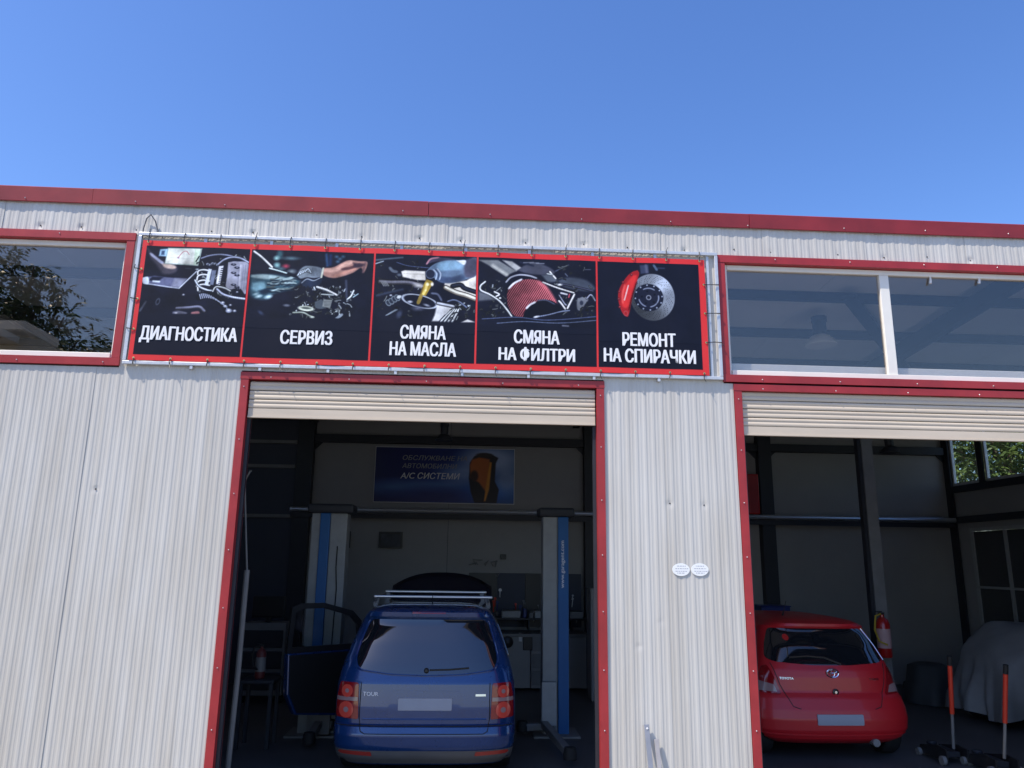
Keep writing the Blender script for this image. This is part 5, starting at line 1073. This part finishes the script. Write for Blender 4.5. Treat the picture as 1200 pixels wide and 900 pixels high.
for k in range(3): bx('drawer', 'dark_steel', t, x-0.32, x+0.27, 12.275, 12.299, 0.2+k*0.3, 0.45+k*0.3, bevel=0.01)
bx('screen', 'black_plastic', t, x-0.28, x+0.22, 12.5, 12.56, 1.22, z+0.02, bevel=0.02); bx('screen_foot', 'black_plastic', t, x-0.06, x, 12.5, 12.6, 1.151, 1.219)
for sx in (-1, 1): MB().lathe((x+sx*0.28-.02, 12.4, 0.066), [(0.055, 0), (0.055, 0.04)], 'x', 14).build('castor', 'black_rubber', t)
# ---------------------------------------------------------------- hanging lamps
def lamp(x, y, z, d, label):
    t = thing('hanging_lamp', label, 'lamp', (x, y, z), 'bell lamps hanging from the roof'); r = d/2
    MB().lathe((x, y, z), [(r, 0), (r*1.02, 0.01), (r*0.9, d*0.16), (r*0.62, d*0.30), (r*0.42, d*0.36)], 'z', 24).build('shade', 'white_plastic' if d > 0.36 else 'dark_steel', t, smooth=True)
    MB().lathe((x, y, z+d*0.365), [(r*0.42, 0), (r*0.44, d*0.05), (r*0.44, d*0.42), (r*0.5, d*0.45), (r*0.5, d*0.62), (r*0.3, d*0.66)], 'z', 20).build('gear_housing', 'dark_steel', t, smooth=True)
    MB().tube([(x, y, z+d*1.02), (x, y, zroof(y)-0.115)], 0.012, 6).build('hanger', 'dark_steel', t)
x, z = at(962, 405, 9.0); lamp(x, 9.0, z, 0.36*1.05, 'silver bell lamp seen through the window right of the banner')
x, z = at(520.5, 516.5, 12.1); lamp(x, 12.1, z, 0.28, 'dark bell lamp hanging over the blue van')
x, z = at(1043, 531, 12.1); lamp(x, 12.1, z, 0.32, 'dark bell lamp hanging over the red car')
# ---------------------------------------------------------------- right bay contents
# covered car
def tarp_mesh(x0, x1, y0, y1, ztop, seed=1, nx=70, ny=46, amp=0.05, hem=0.16):
    rs = np.random.RandomState(seed); ph = rs.rand(8)*6.28; vs = []; fs = []; cx, cy = (x0+x1)/2, (y0+y1)/2
    R = 26; N = 120
    for j in range(R+1):
        t = j/R
        for k in range(N):
            a = 2*math.pi*k/N; ca, sa = math.cos(a), math.sin(a); sq = (abs(ca)**5+abs(sa)**5)**(-1/5)
            if t < 0.5:
                q = t/0.5; px = cx+(x1-x0)/2*sq*ca*q*0.86; py = cy+(y1-y0)/2*sq*sa*q*0.86; z = ztop-0.10*q**4-0.22*max(0, (px-(cx-0.1)))*0-0.10*min(1, max(0, (y0+0.5-py)/0.5))
            else:
                q = (t-0.5)/0.5; f = 0.86+0.14*min(1, q*1.4)+0.05*q
                fold = amp*q*(1.5*(1-2*abs(math.sin(a*4.5+ph[0]+0.5*q)))+0.9*(1-2*abs(math.sin(a*8.5+ph[1]-0.6*q)))+0.3*math.sin(a*31+ph[2]))
                px = cx+((x1-x0)/2*sq*f+fold)*ca; py = cy+((y1-y0)/2*sq*f+fold)*sa
                zt = ztop-0.10-0.10*min(1, max(0, (y0+0.5-py)/0.5)); zb = hem+0.05*math.sin(a*5+ph[3])
                z = zt+(zb-zt)*q
            sh_ = min(1, max(0, (x0+0.62-px)/0.55)); vs.append((px, py, z-(0.40*sh_*(1-(0 if t < 0.5 else (t-0.5)/0.5)*0.9))+0.02*math.sin(px*7+ph[4])*math.cos(py*6)+0.012*abs(math.sin(px*13+py*9+z*6))))
    for j in range(R):
        for k in range(N): fs.append((j*N+k, j*N+(k+1) % N, (j+1)*N+(k+1) % N, (j+1)*N+k))
    return MB().add(vs, fs)
tx0 = 7.2
t = thing('covered_car', 'car under a grey dust sheet by the right side wall', 'covered car', ((tx0+9.1)/2, 11.1, 0))
tarp_mesh(tx0, 9.1, 10.4, 11.85, at(1145, 733, 11.0)[1]+0.02, 5, amp=0.06).build('dust_sheet', 'tarp', t, smooth='full')
for x in (tx0+0.35, 8.5):
    for y in (10.98, 11.4): wheel(t, x, y, 0.29, 1 if x > 7.5 else -1)
# dark wrapped bundle beside it
x0 = at(1090, 800, 12.6)[0]; zt = at(1090, 776, 12.6)[1]
rg = random.Random(2); prof = [(0.02, zt), (0.2, zt-0.01), (0.3, zt-0.05), (0.34, zt-0.3), (0.37, 0.3), (0.40, 0.02)]
b = MB(); N = 40; vs = []; fs = []
for j, (r, z) in enumerate(prof):
    for k in range(N): a = 2*math.pi*k/N; rr = r*(1+0.06*math.sin(a*7+j*.6)*(j/5)); vs.append((x0+rr*math.cos(a), 12.6+rr*math.sin(a), z))
for j in range(len(prof)-1):
    for k in range(N): fs.append((j*N+k, j*N+(k+1) % N, (j+1)*N+(k+1) % N, (j+1)*N+k))
tag(b.add(vs, fs).build('wrapped_barrel', 'dark_tarp', smooth='full'), 'barrel wrapped in dark cloth between the red car and the covered car', 'barrel')
# trolley jacks
def jack(xb, yb, px0, py0, px1, py1, ya, yt, label):
    t = thing('trolley_jack', label, 'jack', (xb, yb, 0), 'trolley jacks with red handles')
    lean = Vector((at(px0, py0, yt)[0], yt, at(px0, py0, yt)[1])); foot = Vector((at(px1, py1, ya)[0], ya, 0.16))
    d = lean-foot
    for s in (-1, 1):
        MB().add([(xb+s*0.11, yb-0.12, 0.05), (xb+s*0.11, yb+0.42, 0.04), (xb+s*0.10, yb+0.40, 0.12), (xb+s*0.11, yb+0.05, 0.19), (xb+s*0.11, yb-0.12, 0.17),
                  (xb+s*0.13, yb-0.12, 0.05), (xb+s*0.13, yb+0.42, 0.04), (xb+s*0.12, yb+0.40, 0.12), (xb+s*0.13, yb+0.05, 0.19), (xb+s*0.13, yb-0.12, 0.17)],
                 [(0, 1, 2, 3, 4), (5, 6, 7, 8, 9)]+[(i, (i+1) % 5, 5+(i+1) % 5, 5+i) for i in range(5)]).build('side_plate', 'black_plastic', t)
        MB().lathe((xb+s*0.15-.02, yb-0.08, 0.055), [(0.048, 0), (0.05, 0.01), (0.05, 0.03), (0.048, 0.04)], 'x', 16).build('wheel', 'grey_steel', t, smooth=True)
        MB().lathe((xb+s*0.15-.02, yb+0.38, 0.05), [(0.04, 0), (0.042, 0.01), (0.042, 0.03), (0.04, 0.04)], 'x', 16).build('wheel', 'grey_steel', t, smooth=True)
    MB().lathe((xb, yb+0.36, 0.13), [(0.05, 0), (0.055, 0.02), (0.045, 0.035)], 'z', 14).build('saddle', 'dark_steel', t)
    MB().box(xb-0.09, xb+0.09, yb-0.02, yb+0.32, 0.07, 0.13).build('lifting_arm', 'dark_steel', t, bevel=0.01)
    MB().tube([foot, foot+d*0.40], 0.016, 10).build('handle', 'grey_steel', t, smooth=True)
    MB().tube([foot+d*0.38, foot+d*0.90], 0.024, 12).build('handle_sleeve', 'orange_red', t, smooth=True)
    MB().tube([foot+d*0.905, foot+d*1.0], 0.026, 12).build('grip', 'black_rubber', t, smooth=True)
xb, yb = atz(1115, 884, 0.1); jack(xb, yb, 1112.5, 769, 1117, 872, yb, yb-0.25, 'trolley jack with an upright red handle, nearer the red car')
xb, yb = atz(1172, 896, 0.1); jack(xb, yb, 1178.5, 779, 1177, 888, yb, yb-0.2, 'trolley jack with an upright red handle in front of the grey dust sheet')
# blue crate on a cabinet behind the red car
xa, zt = at(891, 711, 12.6); xb, zb = at(925, 718, 12.6)
t = thing('metal_cabinet', 'dark metal cabinet standing behind the red car', 'cabinet', ((xa+xb)/2, 12.7, 0)); bx('body', 'grey_steel', t, xa-0.05, xb+0.05, 12.5, 13.0, 0.012, zb-0.05, bevel=0.01); bx('door', 'inner_sheet', t, xa, xb, 12.48, 12.499, 0.1, zb-0.12, bevel=0.005)
tag(MB().box(xa, xb, 12.55, 12.95, zb-0.048, zt).box(xa-0.015, xb+0.015, 12.535, 12.965, zt+.001, zt+0.02).build('blue_crate', 'drum_blue', bevel=0.01), 'blue plastic crate on the cabinet above the red car roof', 'crate')
# ---------------------------------------------------------------- trees and the house mirrored in the windows
def leaf_cloud(centers, n, size, seed, droop=0.3, comp=7):
    'compound leaves: rows of leaflets along curved stalks'
    rs = np.random.RandomState(seed); V_ = []; 
    C_ = np.array([c[:3] for c in centers]); Rr_ = np.array([c[3] for c in centers]); wts = Rr_**2; wts = wts/wts.sum()
    idx = rs.choice(len(C_), n, p=wts); dirs = rs.normal(size=(n, 3)); dirs /= np.linalg.norm(dirs, axis=1)[:, None]
    rad_ = (0.55+0.5*rs.rand(n)**0.7)[:, None]; pos = C_[idx]+dirs*rad_*Rr_[idx][:, None]*np.array([1, 1, 0.72])
    st = dirs*0.8+rs.normal(size=(n, 3))*0.45; st[:, 2] -= 0.1; st /= np.linalg.norm(st, axis=1)[:, None]
    up = np.array([0, 0, 1.0])
    sd_ = np.cross(st, up); sd_ /= np.linalg.norm(sd_, axis=1)[:, None]+1e-9
    quads = []
    for k in range(comp):
        t = (k+1)/comp; p = pos+st*size*3.2*t-up*droop*size*3*t*t
        for s in (-1, 1):
            l = size*(1.0-0.35*abs(t-0.5))*(0.8+0.4*rs.rand(n))[:, None]; d = sd_*s*0.9+st*0.45-up*(0.25+0.5*rs.rand(n))[:, None]; d /= np.linalg.norm(d, axis=1)[:, None]
            wv = np.cross(d, up+rs.normal(size=(n, 3))*0.4); wv /= np.linalg.norm(wv, axis=1)[:, None]+1e-9; wv = wv*size*0.17
            quads.append(np.stack([p, p+d*l*0.45+wv, p+d*l, p+d*l*0.45-wv], 1))
    return np.concatenate(quads).reshape(-1, 3)
def leaf_obj(v, m, parent):
    v = v-np.array(wloc(parent)); me = bpy.data.meshes.new('crown'); nq = len(v)//4
    me.vertices.add(len(v)); me.vertices.foreach_set('co', v.ravel()); me.loops.add(len(v)); me.loops.foreach_set('vertex_index', np.arange(len(v)))
    me.polygons.add(nq); me.polygons.foreach_set('loop_start', np.arange(0, len(v), 4)); me.polygons.foreach_set('loop_total', np.full(nq, 4)); me.update(calc_edges=True)
    me.materials.append(MATS[m]); o = bpy.data.objects.new('crown', me); C.objects.link(o); o.parent = parent; return o
def tree(x, y, h, clumps, n, size, m, label, seed, name='leafy_tree', group=None):
    t = thing(name, label, 'tree', (x, y, 0), group); rg = random.Random(seed)
    b = MB().tube([(x, y, -0.05), (x+.05, y, h*0.2), (x-.03, y+.05, h*0.4), (x+0.06, y, h*0.62)], [0.2, 0.16, 0.13, 0.08], 10)
    b.build('trunk', 'bark', t, smooth=True); lb = MB()
    for c_ in clumps: lb.tube([(x, y, h*rg.uniform(0.3, 0.5)), ((x+c_[0])/2, (y+c_[1])/2, (h*0.5+c_[2])/2+.1), (c_[0], c_[1], c_[2])], [0.07, 0.05, 0.02], 6)
    lb.build('limbs', 'bark', t, smooth=True); leaf_obj(leaf_cloud(clumps, n, size, seed), m, t); return t
def mirror(px, py, d):
    'point seen mirrored in the facade glass, d metres in front of the glass'
    gy = FY+0.065; x, z = at(px, py, gy+d); return x, gy-d, z
D_ = 12.5
cl = []
for px, py, r in ((22, 322, 0.55), (50, 330, 0.42), (5, 352, 0.7), (38, 362, 0.55), (72, 350, 0.26), (58, 382, 0.5), (-30, 330, 1.3), (-60, 390, 2.0), (92, 398, 0.42), (112, 408, 0.4), (86, 418, .5), (60, 425, .9), (128, 428, .6), (-10, 305, .4), (20, 400, 1.1), (80, 460, 1.6), (75, 372, .25), (40, 312, .22)):
    x, y, z = mirror(px, py, D_+random.Random(px*7+py).uniform(-.8, .8)); cl.append((x, y, z, r))
tree(cl[3][0]-.3, cl[3][1], 9.0, cl, 1100, 0.20, 'leaf', 'tall dark green tree with drooping compound leaves mirrored in the left window', 7)
# house mirrored at the lower left
HD = 8.0
hx1, hy, hz = mirror(50, 388, HD); hx0 = hx1-9
t = thing('house', 'beige house with a flat pale roof edge mirrored in the left window', 'house', ((hx0+hx1)/2, hy-3, 0))
hm = mirror(26, 380, HD)[0]; ztop = mirror(36, 388, HD)[2]
bx('wall', 'beige_wall', t, hx0, hx1, hy-1.2, hy, 0, mirror(50, 398, HD)[2]); bx('upper_wall', 'white_wall', t, hx0, hm, hy-1.1, hy-0.3, mirror(50, 398, HD)[2]+.002, ztop)
bx('roof_slab', 'white_wall', t, hx0-.2, hm+.1, hy-1.2, hy+0.1, ztop+.002, ztop+0.18)
bx('window', 'car_glass', t, hm-1.7, hm-0.25, hy-0.31, hy-0.295+.0, mirror(50, 398, HD)[2]+.3, ztop-.25); bx('window', 'car_glass', t, hx1-2.6, hx1-1.2, hy+0.002, hy+0.02, 2.2, 3.4)
bx('balcony', 'white_wall', t, hx0, hm, hy+0.01, hy+0.6, mirror(50, 404, HD)[2], mirror(50, 396, HD)[2])
# trees beyond the side window
for i, (x, y, h, r, lb) in enumerate(((13.6, 18.5, 8.2, 2.6, 'broad light green tree outside the side window'), (15.2, 14.5, 7.6, 2.3, 'light green tree outside the side window, nearer the front'), (14.0, 22.5, 9.0, 2.8, 'tall light green tree farthest back outside the side window'))):
    rg = random.Random(i+30); cl = [(x+rg.uniform(-r, r), y+rg.uniform(-r, r), h*0.66+rg.uniform(-r, r)*0.8, rg.uniform(0.7, 1.3)) for k in range(16)]
    tree(x, y, h, cl, 1700, 0.17, 'leaf_light', lb, 50+i, 'side_tree')
